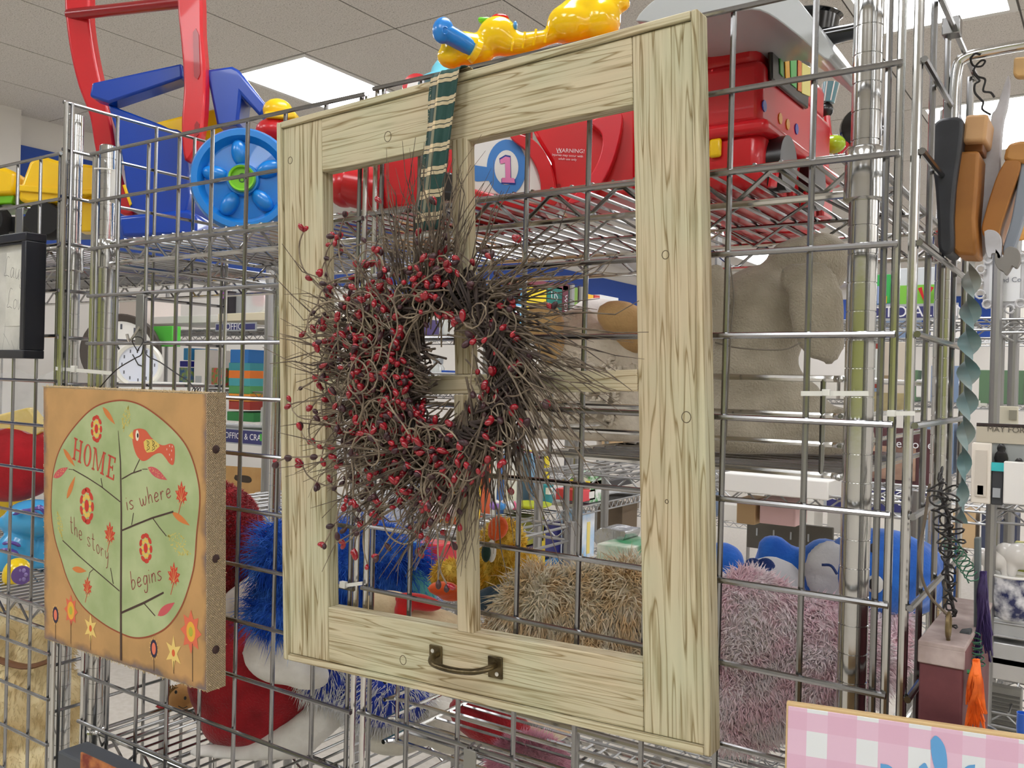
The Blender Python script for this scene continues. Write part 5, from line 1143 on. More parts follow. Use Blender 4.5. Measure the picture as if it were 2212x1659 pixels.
# black curly wire
for n,(X,a,lab) in enumerate(((.652,(2030,1060),'black curly wire strands hanging from the end grid above the maroon canvas'),)):
    t=thing('curly_wire',lab,'wire',atX(2030,1045,.640))
    for j,(x0,y0,x1_,y1_,nn,rr_) in enumerate(((2022,1045,2050,1200,7,.007),(2048,1050,2070,1190,6,.007),(2040,1080,2050,1330,9,.004),(2052,1200,2058,1440,8,.004),(2058,1440,2075,1540,3,.003))):
        A=atX(x0,y0,.648+.002*j); B=atX(x1_,y1_,.648+.002*j); N=nn*10
        MB().tube([A.lerp(B,i/N)+Vector((rr_*math.cos(i*.63),rr_*1.2*math.sin(i*.63),.002*math.sin(i))) for i in range(N+1)],.0008,5).build('strand',wirem,t)
    MB().tube(catmull([atX(2032,1060,.648),atX(2048,1120,.648),atX(2052,1180,.648),atX(2046,1240,.65),atX(2062,1330,.65)],5),.0016,6).build('twisted_core',wirem,t)
    bow=MB(); c=atX(2032,1045,.642)
    for k in range(5): a0=k*1.25; bow.tube([c+Vector((0,.010*math.cos(a0)*math.sin(s/10*PI)*1.2+.004*math.sin(s*1.2),.012*math.sin(a0)*math.sin(s/10*PI)+.003*math.cos(s))) for s in range(11)],.0009,5)
    bow.build('bow',wirem,t)
# slim grey boards, coil, ring, raffia
def sl(name,label,cat,pts,X,dx,m):
    A=[at(x,y,X) for x,y in pts]; B=[q+Vector((0,dx*2,0)) for q in A]; t=thing(name,label,cat,A[-1]); n=len(A)
    MB().add(A+B,[tuple(range(n)),tuple(range(2*n-1,n-1,-1))]+[(i,(i+1)%n,(i+1)%n+n,i+n) for i in range(n)]).build('panel',m,t,bevel=.001); return t
gs=pmat('slate_board',(98,106,108),.6); 
sl('slim_board','slim slate grey board seen edge on, left of the purple raffia','board',[(2104,1162),(2118,1162),(2116,1560),(2102,1560)],.05,.004,gs)
sl('short_board','short dark grey board with a grey top left of the slim slate board','board',[(2072,1365),(2096,1362),(2096,1570),(2066,1570)],.02,.006,pmat('dark_board',(62,66,68),.6))
t=thing('raffia_tassel','dark purple raffia tassel hanging at the right','tassel',at(2125,1240,.08)); rr=random.Random(5)
def raffia(t,x,y0,y1,w,X,m,n=40):
    for j in range(n):
        xs=x+rr.uniform(-w,w)*.5; xe=x+rr.uniform(-w,w); ye=y1-rr.random()*(y1-y0)*.45
        MB().tube(catmull([at(x+rr.uniform(-6,6),y0,X),at(xs,y0+(ye-y0)*.35,X+rr.uniform(-.008,.008)),at((xs+xe)/2+rr.uniform(-5,5),y0+(ye-y0)*.7,X),at(xe,ye,X)],3),.0019,5,flat=.4).build('raffia_strand',m,t)
raffia(t,2124,1235,1430,20,.04,pmat('raffia_purple',(66,48,104),.7,var=.6,vscale=60))
t=thing('raffia_tassel','bright orange raffia tassel below the green wire coil','tassel',at(2108,1430,.03)); raffia(t,2108,1425,1585,22,-.02,pmat('raffia_orange',(240,112,30),.6,var=.7,vscale=60,rgb2=(190,76,14)))
t=thing('green_coil','thin green wire coil above the orange raffia','wire',at(2108,1375,.03)); gw=pmat('green_wire',(70,120,96),.4,metal=.5)
A=at(2100,1370,.03);B=at(2112,1440,.03); MB().tube([A.lerp(B,i/50)+Vector((.006*math.cos(i*.7),.004*math.sin(i*.7),.002*math.sin(i*.7))) for i in range(51)],.0006,5).build('coil',gw,t)
A=at(2050,1170,.05);B=at(2105,1250,.05); MB().tube([A.lerp(B,i/60)+Vector((.006*math.cos(i*.8),.004*math.sin(i*.8),.005*math.sin(i*.8))) for i in range(61)],.0006,5).build('loose_coil',gw,t)
t=thing('green_ring','translucent green ring beside the orange raffia','ring',at(2083,1468,.0)); c=at(2083,1468,.0); MB().tube([c+Vector((.008*math.cos(a/20*2*PI),.004*math.cos(a/20*2*PI),.007*math.sin(a/20*2*PI))) for a in range(20)],.0018,8,closed=True).build('hoop',plastic('green_ring',(60,140,90),.15),t)
# twisted metal icicle
t=thing('twisted_ornament','long blue grey twisted metal ornament hanging outside the end grid','ornament',at(2100,560,.22)); V=[];F=[]; N=60
for i in range(N+1):
    s=i/N; y=540+(1130-540)*s; x=2100-18*s if s<.55 else 2090-(s-.55)*30; wd=13+11*math.sin(PI*min(1,s*1.1+.08))
    c=at(x,y,.20-.02*s); a=s*PI*9; k=mpp(c)*wd
    for q in range(4):
        aa=a+q*PI/2; r=k*(1 if q%2==0 else .35); V.append(c+Vector((r*math.cos(aa),r*math.sin(aa),0)))
for i in range(N):
    for q in range(4): F.append((i*4+q,i*4+(q+1)%4,i*4+4+(q+1)%4,i*4+4+q))
MB().add(V,F).build('twist',pmat('patina',(150,150,142),.5,metal=.3,var=.9,vscale=12,rgb2=(104,136,140)),t,smooth=50)
# ------------------------------------------------------------ hook bar and hanging wooden pieces at upper right
t=thing('hook_bar','chrome faceout bar reaching right from the end grid, carrying wooden cutouts','hook bar',(.62,.151,1.80))
MB().tube(catmull([(.625,.151,1.745),(.627,.151,1.79),(.634,.151,1.802),(.66,.151,1.8045),(.72,.151,1.805),(1.05,.151,1.806)],6),.0052,12).build('rod',CH,t)
MB().box2((.618,.140,1.70),(.626,.162,1.76)).box2((.614,.143,1.825),(.630,.159,1.842)).build('bracket',CHD,t,bevel=.001)
YH=.151
def slab(name,label,pts,Y,dy,m,bev=.003,par=None,part='body',n=4,smoothp=True,yaw=0,cat='wooden cutout',px0=None):
    c=px0 or (sum(a for a,b in pts)/len(pts),sum(b for a,b in pts)/len(pts)); pl=PL(c[0],c[1],Y,yaw); tt=par or thing(name,label,cat,M=pl.M)
    o=(spr if smoothp else pr)(pl,part,pts,0,dy,m,tt,bev); 
    if par is not None: o.matrix_local=par.matrix_world.inverted()@pl.M
    return tt
BKW=pmat('painted_black',(52,54,60),.5,var=.5,vscale=20,rgb2=(30,31,36)); BRW=pmat('wood_brown',(168,112,48),.55,var=.6,vscale=14,rgb2=(140,88,34)); LTW=pmat('wood_light',(206,164,118),.6,var=.5,vscale=14,rgb2=(182,138,92)); GRW=pmat('wood_whitewash',(200,200,206),.6,var=.7,vscale=22,rgb2=(160,156,158))
bpy.context.view_layer.update()
slab('wooden_cutout','thick black painted wooden cutout hanging nearest the end grid',[(2012,272),(2030,256),(2060,252),(2076,256),(2080,272),(2074,330),(2064,400),(2059,470),(2058,541),(2028,541),(2024,470),(2018,390),(2008,340),(2005,300)],.10,.05,BKW)
a=slab('wooden_cutout','tall light and brown wooden cutout with a notch, right of the black one',[(2086,247),(2136,245),(2128,304),(2076,307)],.11,.05,LTW,smoothp=False,part='top_block')
bpy.context.view_layer.update()
slab('','',[(2082,306),(2124,306),(2122,328),(2070,326)],.122,.03,pmat('wood_dark',(120,72,28),.6),smoothp=False,par=a,part='notch',bev=.001)
slab('','',[(2066,327),(2116,325),(2112,400),(2106,470),(2110,552),(2066,550),(2056,538),(2056,470),(2060,400)],.11,.05,BRW,smoothp=False,par=a,part='lower_block')
slab('wooden_cutout','whitewashed wooden bird shaped cutout with a pointed tail behind the brown block',[(2136,300),(2142,248),(2152,232),(2176,165),(2180,180),(2175,225),(2166,262),(2160,330),(2158,380),(2150,430),(2135,470),(2128,550),(2108,548),(2112,470),(2118,380),(2124,330)],.155,.014,GRW)
b=slab('wooden_cutout','honey brown curved wooden cutout at the right edge',[(2172,322),(2185,308),(2222,306),(2222,348),(2172,346)],.13,.05,pmat('wood_honey',(190,138,72),.55,var=.5,vscale=14,rgb2=(150,100,44)),par=None,part='rolled_top')
bpy.context.view_layer.update()
slab('','',[(2172,346),(2205,350),(2185,420),(2160,500),(2164,540),(2122,505),(2128,460),(2146,400),(2158,370)],.13,.05,BRW,par=b,part='arm',n=3)
slab('','',[(2206,350),(2230,352),(2222,430),(2185,545),(2166,540),(2185,470)],.135,.02,pmat('grey_face',(130,138,150),.5),par=b,part='grey_face',n=3)
slab('wooden_cutout','small white elephant cutout hanging below the honey brown curve',[(2126,500),(2136,496),(2152,500),(2162,515),(2162,555),(2154,557),(2152,548),(2142,548),(2141,556),(2133,554),(2128,530)],.10,.008,GRW,cat='elephant cutout',n=3)
slab('wooden_cutout','grey elephant cutout at the right edge below the small white elephant',[(2150,535),(2158,545),(2166,556),(2170,540),(2182,532),(2200,540),(2204,560),(2198,575),(2192,578),(2186,574),(2180,584),(2172,593),(2166,586),(2154,578),(2148,560)],.10,.012,pmat('elephant_grey',(128,124,120),.6),cat='elephant cutout')
slab('wooden_cutout','small tan wooden plaque with two holes wired to the bar at top right',[(2190,123),(2230,120),(2230,165),(2196,167),(2188,160)],.14,.01,pmat('tan_ply',(214,172,112),.6,var=.4,vscale=30),smoothp=False,bev=.002)
t=thing('ornament_wire','dark curled wire looped over the faceout bar','wire',at(2100,120,YH)); 
MB().tube(catmull([at(2118,118,YH-.008),at(2106,116,YH-.008),at(2097,128,YH-.006),at(2103,142,YH),at(2120,143,YH),at(2128,132,YH),at(2118,132,YH),at(2104,150,YH),at(2112,165,YH),at(2128,172,YH),at(2124,196,YH),at(2140,200,YH),at(2148,210,YH)],6),.0010,6).build('loop',wirem,t)
MB().tube(catmull([at(2102,150,YH-.002),at(2106,162,YH),at(2116,174,YH),at(2106,182,YH),at(2106,200,YH),at(2118,214,YH),at(2124,222,YH),at(2122,236,YH),at(2140,248,YH)],6),.0010,6).build('strand',wirem,t)
# tray with orange print at the lower left
t=thing('dark_tray','dark grey metal tray holding an orange print at the lower left corner','tray',at(250,1640,-.02))
A=at(182,1598,-.012); B=at(420,1675,-.012); MB().box2((A.x,-.055,A.z-.14),(B.x,-.006,A.z-.003)).build('box',pmat('tray_dark',(70,74,80),.5),t,bevel=.003)
A=at(180,1616,-.057); B=at(262,1660,-.057); MB().box2((A.x-.002,-.060,A.z-.12),(B.x+.02,-.0575,A.z-.006)).build('print',pmat('print_orange',(190,120,64),.6,var=1,vscale=40,rgb2=(120,44,30)),t)
# ------------------------------------------------------------ racks across the aisle and what stands on them
def rack(label,x0,x1,y0,y1,levels,z1=1.9,pitch=.05,board=None):
    t=thing('shelving_unit',label,'shelving unit',((x0+x1)/2,(y0+y1)/2,0))
    for x in (x0,x1):
        for y in (y0,y1): MB().tube([(x,y,.01),(x,y,z1)],.013,10).build('post',CHF,t)
    for z in levels: shelf(t,x0,x1,y0,y1,z-.034,pitch,.0028,CHm=CHF)
    return t
def bxp(name,label,cat,r,Y,dep,m,group=None,yaw=0,parts=(),bev=.003,X=None):
    # upright box whose front fills the sight lines r=(x0,y0,x1,y1) at depth Y
    x0,y0,x1,y1=r; pl=PL((x0+x1)/2,y1,Y,yaw,X=X); t=thing(name,label,cat,M=pl.M,group=group); a=pl.f(x0,y1); c=pl.f(x1,y0)
    MB().box2((a[0],0,a[1]),(c[0],dep,c[1])).build('box',m,t,bevel=bev,origin=NO)
    for nm,(u0,v0,u1,v1),mm in parts:
        w=c[0]-a[0]; h=c[1]-a[1]; MB().box2((a[0]+u0*w,-.004,a[1]+v0*h),(a[0]+u1*w,.0,a[1]+v1*h)).build(nm,mm,t,origin=NO)
    return t
NV=pmat('sign_navy',(52,54,112),.5); LW_=pmat('letter_white',(236,236,240),.6); SLV=pmat('label_silver',(170,174,178),.4)
def strip_sign(label,words,r,Y,size,yaw=0,dot=None):
    x0,y0,x1,y1=r; pl=PL((x0+x1)/2,(y0+y1)/2,Y,yaw); t=thing('shelf_sign',label,'sign',M=pl.M); a=pl.f(x0,y1); c=pl.f(x1,y0)
    MB().box2((a[0]-.01,0,a[1]-.008),(c[0]+.01,.006,c[1]+.008)).build('holder',SLV,t,origin=NO)
    MB().box2((a[0],-.002,a[1]),(c[0],.0,c[1])).build('strip',NV,t,origin=NO)
    text(words,size,TM((0,-.0025,0)),LW_,'lettering',t,origin=NO)
    if dot: d=pl.f(*dot); MB().box((d[0],-.003,d[1]),(.03,.001,.04)).build('green_mark',GREEN,t,origin=NO)
WB_=pmat('white_board',(232,230,226),.5); CRM=pmat('cream_board',(226,216,190),.6)
YO=2.6
rack('distant chrome shelving unit with the OFFICE strip, seen above the HOME sign',-4.85,-2.75,YO,YO+.45,[at(530,1088,YO).z,at(500,940,YO).z+.03,at(500,845,YO).z,at(500,712,YO).z,.4],2.1)
tb=bxp('display_board','long white board lying on the OFFICE shelf','board',(318,680,470,700),YO-.02,.4,WB_); bxp('display_board','cream topped board on the OFFICE shelf next to the frame','board',(470,672,640,694),YO-.04,.42,CRM)
strip_sign('navy shelf strip reading OFFICE','OFFICE',(467,699,551,713),YO-.05,.055)
strip_sign('navy shelf strip reading OFFICE & CRAFTS below the rainbow boxes','OFFICE & CRAFTS',(488,934,580,954),YO-.05,.05,dot=(566,945))
# clocks
def clock(label,px,py,r,Y,rim,face,yaw=.8):
    pl=PL(px,py,Y,yaw); k=pl.m; t=thing('wall_clock',label,'clock',M=pl.M)
    R1=TM((0,0,0),(PI/2,0,0)); MB().lathe([(.01,-.02),(k*r,-.02),(k*r,.02),(k*(r-3),.03),(k*(r*.82),.022),(k*(r*.80),.012)],R1,40).build('rim',rim,t,origin=NO); MB().lathe([(.001,.010),(k*r*.82,.010),(k*r*.82,.013),(.001,.0135)],R1,40).build('face',face,t,origin=NO)
    mk=MB()
    for i in range(12): a=2*PI*i/12; mk.box((k*r*.66*math.sin(a),-.0142,k*r*.66*math.cos(a)),(k*r*.05,.001,k*r*.14),None)
    mk.build('numerals',pmat('clock_ink',(90,92,100),.7),t,origin=NO)
    for a,l in ((-.5,.5),(1.9,.32)): MB().tube([(0,-.016,0),(k*r*l*math.sin(a),-.016,k*r*l*math.cos(a))],k*r*.025,5).build('hand',BLK,t,origin=NO)
clock('large clock with a dark braided rim standing behind the white clock',262,760,82,2.2,pmat('rim_dark',(70,62,56),.6,bump=.8,bscale=60),WB_)
clock('round white wall clock above the HOME sign',300,788,50,1.9,pmat('rim_white',(232,230,220),.4),pmat('face_blue',(218,222,234),.6))
bxp('white_box','flat white box under the round white clock','box',(255,826,347,850),1.85,.25,WHT)
bxp('fabric_bin','bright green fabric bin left of the OFFICE strip','bin',(326,704,372,748),2.4,.06,pmat('bin_green',(90,200,70),.8))
bxp('linen_sack','pale beige linen sack near the left post above the big clock','sack',(256,640,302,722),2.5,.3,pmat('linen',(216,204,196),.9,bump=.5))
rp=[(200,60,50),(230,130,40),(240,210,70),(60,150,80),(50,120,170),(220,120,60)]
def stack(label,r,Y,n,cols,cat='game box',group=None):
    x0,y0,x1,y1=r
    for i in range(n):
        ya=y0+(y1-y0)*i/n; yb=y0+(y1-y0)*(i+1)/n; bxp('game_box',label[i] if isinstance(label,(list,tuple)) else label,cat,(x0,ya,x1,yb-.5),Y,.2,pmat('gb%d_%d_%d'%cols[i%len(cols)],cols[i%len(cols)],.5),bev=.001,group=group)
stack(['rainbow box on the office shelf, topmost','rainbow box, second from the top of the stack','teal banded box, middle of the rainbow stack','green box, fourth in the rainbow stack','orange box, fifth in the rainbow stack','dark red box at the bottom of the rainbow stack'],(494,784,540,884),YO-.02,6,[(56,140,150),(226,120,40),(70,160,170),(80,150,90),(232,150,50),(160,50,40)])
bxp('game_box','blue box on top of the rainbow box stack','game box',(497,755,536,784),YO-.02,.2,pmat('b1',(40,110,180)))
bxp('game_box','red and green patterned box left of the rainbow stack','game box',(456,795,488,836),YO,.2,pmat('b2',(190,60,60),var=1,vscale=40,rgb2=(60,140,70)))
bxp('game_box','dark blue box beside the white round clock','game box',(388,780,412,792),YO,.2,pmat('b3',(30,30,140)))
bxp('game_box','green and blue printed box below the dark blue one','game box',(386,794,412,834),YO,.2,pmat('b4',(150,170,60),var=1,vscale=30,rgb2=(40,90,160)))
bxp('game_box','light blue box between grid wires above the dark blue one','game box',(396,752,412,778),YO,.2,pmat('b5',(50,140,200)))
bxp('milk_carton','white carton with a grey print right of the green printed box','carton',(418,755,444,836),YO,.2,pmat('carton',(226,220,214)),parts=(('print',(.2,.1,.7,.3),GRY),))
bxp('game_box','yellow and orange box half hidden behind the rainbow stack','game box',(538,824,560,884),YO+.05,.2,pmat('b6',(236,190,40)))
bxp('green_tray','shallow green craft tray on the shelf above OFFICE & CRAFTS','tray',(490,892,548,908),YO,.3,pmat('tray_g',(50,130,70)))
def jar(label,r,Y,m,lid,cat='jar',group=None):
    x0,y0,x1,y1=r; pl=PL((x0+x1)/2,y1,Y,0); k=pl.m; w=(x1-x0)/2*k; h=(y1-y0)*k; t=thing('glass_jar',label,cat,M=pl.M,group=group)
    MB().lathe([(w*.8,0),(w,h*.05),(w,h*.72),(w*.7,h*.82),(w*.7,h*.88)],None,18).build('body',m,t,origin=NO); MB().lathe([(w*.74,h*.86),(w*.74,h),(.001,h*1.01)],None,18).build('lid',lid,t,origin=NO); return t
GL=mat('jar_glass',(214,220,216),.08,alpha=.45,coat=1)
jar('clear glass jar of trinkets at the right end of the craft shelf',(562,866,604,922),YO,GL,SLV)
# purple/black toy and bags on top
bxp('purple_toy','purple and black toy standing on the white board','toy',(474,628,496,682),YO+.05,.1,pmat('toyp',(30,26,34)),parts=(('purple_head',(.1,.7,.8,1.02),pmat('toypp',(200,80,230))),))
def sack(label,pts,Y,m,dep=.12,cat='bag',name='plastic_bag'):
    cx=sum(a for a,b in pts)/len(pts); cy=max(b for a,b in pts); pl=PL(cx,cy,Y,0); t=thing(name,label,cat,M=pl.M)
    spr(pl,'body',pts,0,dep,m,t,.01); return t
fb_=mat('bag_film',(226,230,234),.15,alpha=.5,bump=1,bscale=30,coat=.6)
sack('clear plastic bag of soft toys on the OFFICE shelf top',[(500,610),(530,600),(565,612),(572,650),(560,676),(505,678)],YO+.1,fb_)
sack('pink soft toy inside the clear bag',[(540,625),(560,620),(566,650),(545,660)],YO+.14,pmat('softpink',(224,170,176),.9),.05,'toy','soft_toy')
# wooden crate
pl=PL(530,1086,YO,0); t=thing('wooden_crate','light wooden crate with a dark hand hole behind the HOME sign edge','crate',M=pl.M); WC=pmat('crate_wood',(200,160,104),.7,var=.5,vscale=10,rgb2=(180,136,82))
pr(pl,'front',[(484,1006),(574,1012),(572,1086),(484,1086)],0,.012,WC,t,.002); pr(pl,'side',[(574,1018),(604,1022),(602,1086),(574,1086)],.01,.2,WC,t,.002)
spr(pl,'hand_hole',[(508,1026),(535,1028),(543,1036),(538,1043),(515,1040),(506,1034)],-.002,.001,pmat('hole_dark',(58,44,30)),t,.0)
sack('white paper sheet crumpled in front of the crate',[(530,1080),(560,1062),(600,1090),(600,1090),(560,1088)],YO-.03,WHT,.05,'paper','paper_sheet')
# rack behind the wreath
YW=3.4
rack('distant chrome shelving unit seen through the wreath',-4.2,-1.72,YW,YW+.45,[at(940,848,YW).z,at(940,724,YW).z,.95,.5,.1],1.9)
for i,(x0,y0,x1,y1,c) in enumerate(((872,815,888,847,(230,220,214)),(900,822,926,846,(110,80,150)),(902,800,918,822,(236,234,236)),(928,810,946,846,(224,226,230)),(952,800,966,846,(36,80,170)),(968,818,985,846,(220,226,230)),(906,690,926,724,(96,80,140)),(700,640,725,724,(210,208,200)),(745,800,775,846,(200,196,190)),(984,826,998,847,(70,140,200)))):
    bxp('boxed_item',['pale pink box low in the wreath opening','purple banded box low in the wreath opening','small white box above the purple banded one','white carton left of the tall blue box','tall royal blue box seen through the wreath','pale box right of the tall blue box','purple box high in the wreath opening','pale grey box behind the left twigs','grey box behind the lower left twigs','small blue box right of the pale one in the wreath opening'][i],'box',(x0,y0,x1,y1),YW-.02,.15,pmat('w%d'%i,c,.5))
jar('tall glass bottle with a yellow print seen through the wreath',(948,660,972,724),YW+.02,GL,SLV,'bottle'); jar('glass bottle left of the tall bottle in the wreath opening',(910,655,930,690),YW,GL,SLV,'bottle')
jar('stout glass jar in the middle of the wreath opening',(930,775,960,847),YW+.05,GL,SLV)
# side rack of games and books, running along the aisle
XM=-1.2
t=thing('shelving_unit','chrome shelving unit of books and games behind the yellow bird plush','shelving unit',(-1.42,2.2,0))
for (a,b_) in ((1.25,2.52),(2.60,3.32)):
    for y in (a,b_):
        for x in (XM-.45,XM): MB().tube([(x,y,.01),(x,y,1.9)],.014,10).build('post',CHF,t)
    for z in (.925,.50,1.50):
        s=MB()
        for i in range(1,24): y=a+(b_-a)*i/24; s.tube([(XM-.45,y,z),(XM,y,z)],.0028,5)
        s=s.build('wire_shelf',CHF,t)
        for x in (XM,XM-.45):
            MB().tube([(x,a,z),(x,b_,z)],.004,6).tube([(x,a,z-.034),(x,b_,z-.034)],.004,6).build('side_rail',CHF,s)
            zz=MB(); q=[(x,a+(b_-a)*i/30,z if i%2 else z-.034) for i in range(31)]; zz.tube(q,.003,5); zz.build('zigzag_wire',CHF,s)
def bxM(name,label,cat,r,m,X=XM-.02,dep=.14,parts=(),zbase=None,group=None):
    # box facing the aisle on the side rack
    x0,y0,x1,y1=r; A=atX(x0,(y0+y1)/2,X); B=atX(x1,(y0+y1)/2,X); zt=atX((x0+x1)/2,y0,X).z; zb=atX((x0+x1)/2,y1,X).z if zbase is None else zbase
    t=thing(name,label,cat,(X,(A.y+B.y)/2,zb),group=group); MB().box2((X-dep,A.y,zb),(X,B.y,zt)).build('box',m,t,bevel=.002)
    for nm,(u0,v0,u1,v1),mm in parts: MB().box2((X,A.y+(B.y-A.y)*u0,zb+(zt-zb)*v0),(X+.002,A.y+(B.y-A.y)*u1,zb+(zt-zb)*v1)).build(nm,mm,t)
    return t
bk_=[((1062,985,1074,1090),(214,214,206),'tall pale book at the left end of the row'),((1076,985,1090,1080),(60,100,160),'tall blue book second in the row'),((1092,980,1102,1078),(206,198,186),'cream book third in the row'),((1104,982,1122,1072),(216,214,208),'broad white book in the row'),((1124,980,1146,1068),(70,96,112),'broad slate blue book in the row'),((1148,980,1156,1066),(120,160,190),'thin light blue book in the row'),((1157,978,1166,1065),(150,80,90),'thin rose book in the row'),((1168,978,1175,1065),(40,40,46),'thin black book in the row'),((1177,976,1187,1064),(236,214,50),'bright yellow book near the right end'),((1040,990,1060,1090),(200,90,50),'orange red book left of the pale one')]
for r,c,l in bk_: bxM('book',l,'book',r,pmat('bk%d_%d'%(c[0],c[1]),c,.5),zbase=.93,X=XM-.12,group='books on the side rack')
pl=PL(1175,1086,2.05,0); k=pl.m; t=thing('teal_tub','teal plastic tub with a paper label on the side rack','tub',atX(1175,1086,XM-.03)); c=atX(1175,1088,XM-.05); k=mpp(c)
MB().lathe([(k*17,0),(k*20,k*10),(k*20,k*42),(k*17,k*46)],TM(tuple(c)),20).build('body',plastic('tub',(44,140,150),.4),t); MB().box((c.x+k*16,c.y-k*8,c.z+k*30),(k*12,k*14,k*14)).build('label',WHT,t)
c=atX(1145,1095,XM-.03); k=mpp(c); t=thing('lime_plate','lime and yellow toy plate lying on the side rack edge','plate',c); MB().lathe([(.001,0),(k*36,0),(k*46,k*5),(k*47,k*8),(k*30,k*4),(.001,k*3)],TM(tuple(c)),28).build('dish',plastic('limey',(206,214,40),.4),t)
for i,(x,cc,l) in enumerate(((1068,(150,110,190),'purple toy bottle lying on the side rack'),(1082,(70,150,220),'blue toy bottle lying beside the purple one'),(1100,(232,232,232),'white wrapped bundle beside the blue toy bottle'),(1112,(230,110,150),'small pink toy beside the white bundle'))):
    c=atX(x,1100,XM-.02); k=mpp(c); t=thing('toy_bottle',l,'toy',c); MB().ell(c+Vector((0,0,k*8)),(k*12,k*9,k*10)).build('body',plastic('tb%d'%i,cc,.3),t); MB().ell(c+Vector((k*6,0,k*16)),(k*5,k*5,k*5)).build('cap',WHT,t)
for r,c,l in (((1125,1120,1175,1175),(150,150,40),'olive yellow box in the dark lower bay'),((1178,1130,1212,1200),(40,40,120),'navy game box with a red star in the lower bay'),((1165,1155,1178,1225),(236,206,40),'narrow yellow game box in the lower bay'),((1128,1180,1162,1215),(70,50,90),'dark purple game box in the lower bay'),((1178,1205,1215,1232),(60,130,190),'light blue box low in the bay'),((1100,1150,1125,1200),(60,90,60),'dark green box in the lower bay')): bxM('game_box',l,'game box',r,pmat('lb%d_%d'%(c[0],c[1]),c,.5,var=.6,vscale=20))
for r,c,l,tx in (((1060,618,1108,705),(60,140,210),'blue and white game box left of the yellow one',None),((1110,622,1132,700),(80,170,220),'pale blue game box with stripes',None),((1134,622,1180,705),(240,214,30),'yellow game box with a red figure above the lamb ear',None),((1182,618,1214,705),(30,120,110),'green game box with white letters above the lamb ear','US'),((1215,612,1228,705),(110,40,60),'maroon game box with upright word print','WORDS'),((1230,620,1250,700),(120,160,60),'small colourful box right of the maroon one',None),((1130,608,1228,620),(120,40,60),'flat maroon box lying over the yellow and green boxes',None),((1268,636,1282,662),(240,190,40),'small yellow box right of the grid wire',None),((1284,638,1296,656),(200,60,50),'small red box right of the small yellow one',None),((1296,640,1336,658),(226,228,230),'white carton with a grey rim near the stile',None)):
    t=bxM('game_box',l,'game box',r,pmat('gx%d_%d_%d'%c,c,.5),X=XM-.05,parts=((('red_print',(.2,.1,.7,.5),RED),) if 'yellow game box' in l else (('stripe',(.1,.3,.9,.5),LW_),) if 'pale' in l or 'blue and' in l else ()))
    if tx: A=atX((r[0]+r[2])/2,640 if tx=='US' else 668,XM-.048); text(tx,.05 if tx=='US' else .035,Matrix.Translation(A)@Matrix.Rotation(PI/2,4,'Z')@(Matrix.Rotation(PI/2,4,'Y') if tx=='WORDS' else Matrix.Identity(4)),LW_,'lettering',t)
bxM('princess_box','pale blue toy box with a figure print at the right of the twin posts','toy box',(1258,1108,1284,1205),pmat('pbox',(120,180,226),.4,var=.8,vscale=9,rgb2=(220,226,236)),parts=(('figure_print',(.35,.1,.6,.8),pmat('pf',(226,206,120))),))
bxM('snack_pack','green and white packets piled on the shelf near the right stile','packets',(1275,1020,1312,1040),pmat('sp',(60,150,70),.4,var=1,vscale=30,rgb2=(230,230,230)),zbase=.93)
bxM('yellow_pack','yellow packet on the far side shelf','packet',(1272,1038,1300,1052),pmat('yp',(240,210,40),.4))
bxM('red_box','pink red box at the edge of the far side shelf','box',(1258,1058,1286,1082),pmat('rb',(214,70,80),.4),parts=(('label',(.5,.2,.9,.8),WHT),))
bxM('dark_tray','dark shallow tray on the far side shelf by the stile','tray',(1312,1035,1368,1050),pmat('dt',(60,58,60)))
bxM('brown_box','brown wooden box on end near the right stile','box',(1344,1090,1376,1180),pmat('bb',(100,84,66),.7))
sack('crumpled silver foil bag in front of the brown box',[(1284,1150),(1300,1140),(1335,1146),(1352,1150),(1340,1172),(1290,1178)],1.6,mat('foil',(190,192,194),.2,.9,bump=1,bscale=30),.1)
bxp('green_box','green and white box under the foil bag','box',(1288,1184,1362,1210),1.5,.2,pmat('gbx',(50,140,90),.4,var=.8,vscale=10,rgb2=(214,214,200)))
ZL=at(880,1128,.80).z
rack('low chrome shelving unit back to back with the plush shelves',-1.25,-.30,.60,1.02,[ZL,.3],ZL+.01)
sack('clear bag with blue and yellow packs behind the blue fur plush',[(790,1060),(830,1040),(900,1060),(930,1120),(890,1128),(820,1128)],.72,fb_,.15); 
bxp('yellow_soap_pack','yellow and red printed pack above the blue fur plush','packet',(915,1030,985,1124),.82,.1,pmat('ysp',(250,210,60),.4,var=1,vscale=12,rgb2=(210,60,60)))
bxp('blue_bottle_pack','dark blue pack left of the yellow printed pack','packet',(850,1030,910,1124),.85,.1,pmat('bbp',(40,70,150),.4))
bxp('red_tub','red pleated tub behind the blue fur plush','tub',(895,1178,946,1262),.50,.08,plastic('redtub',(196,30,50),.3))
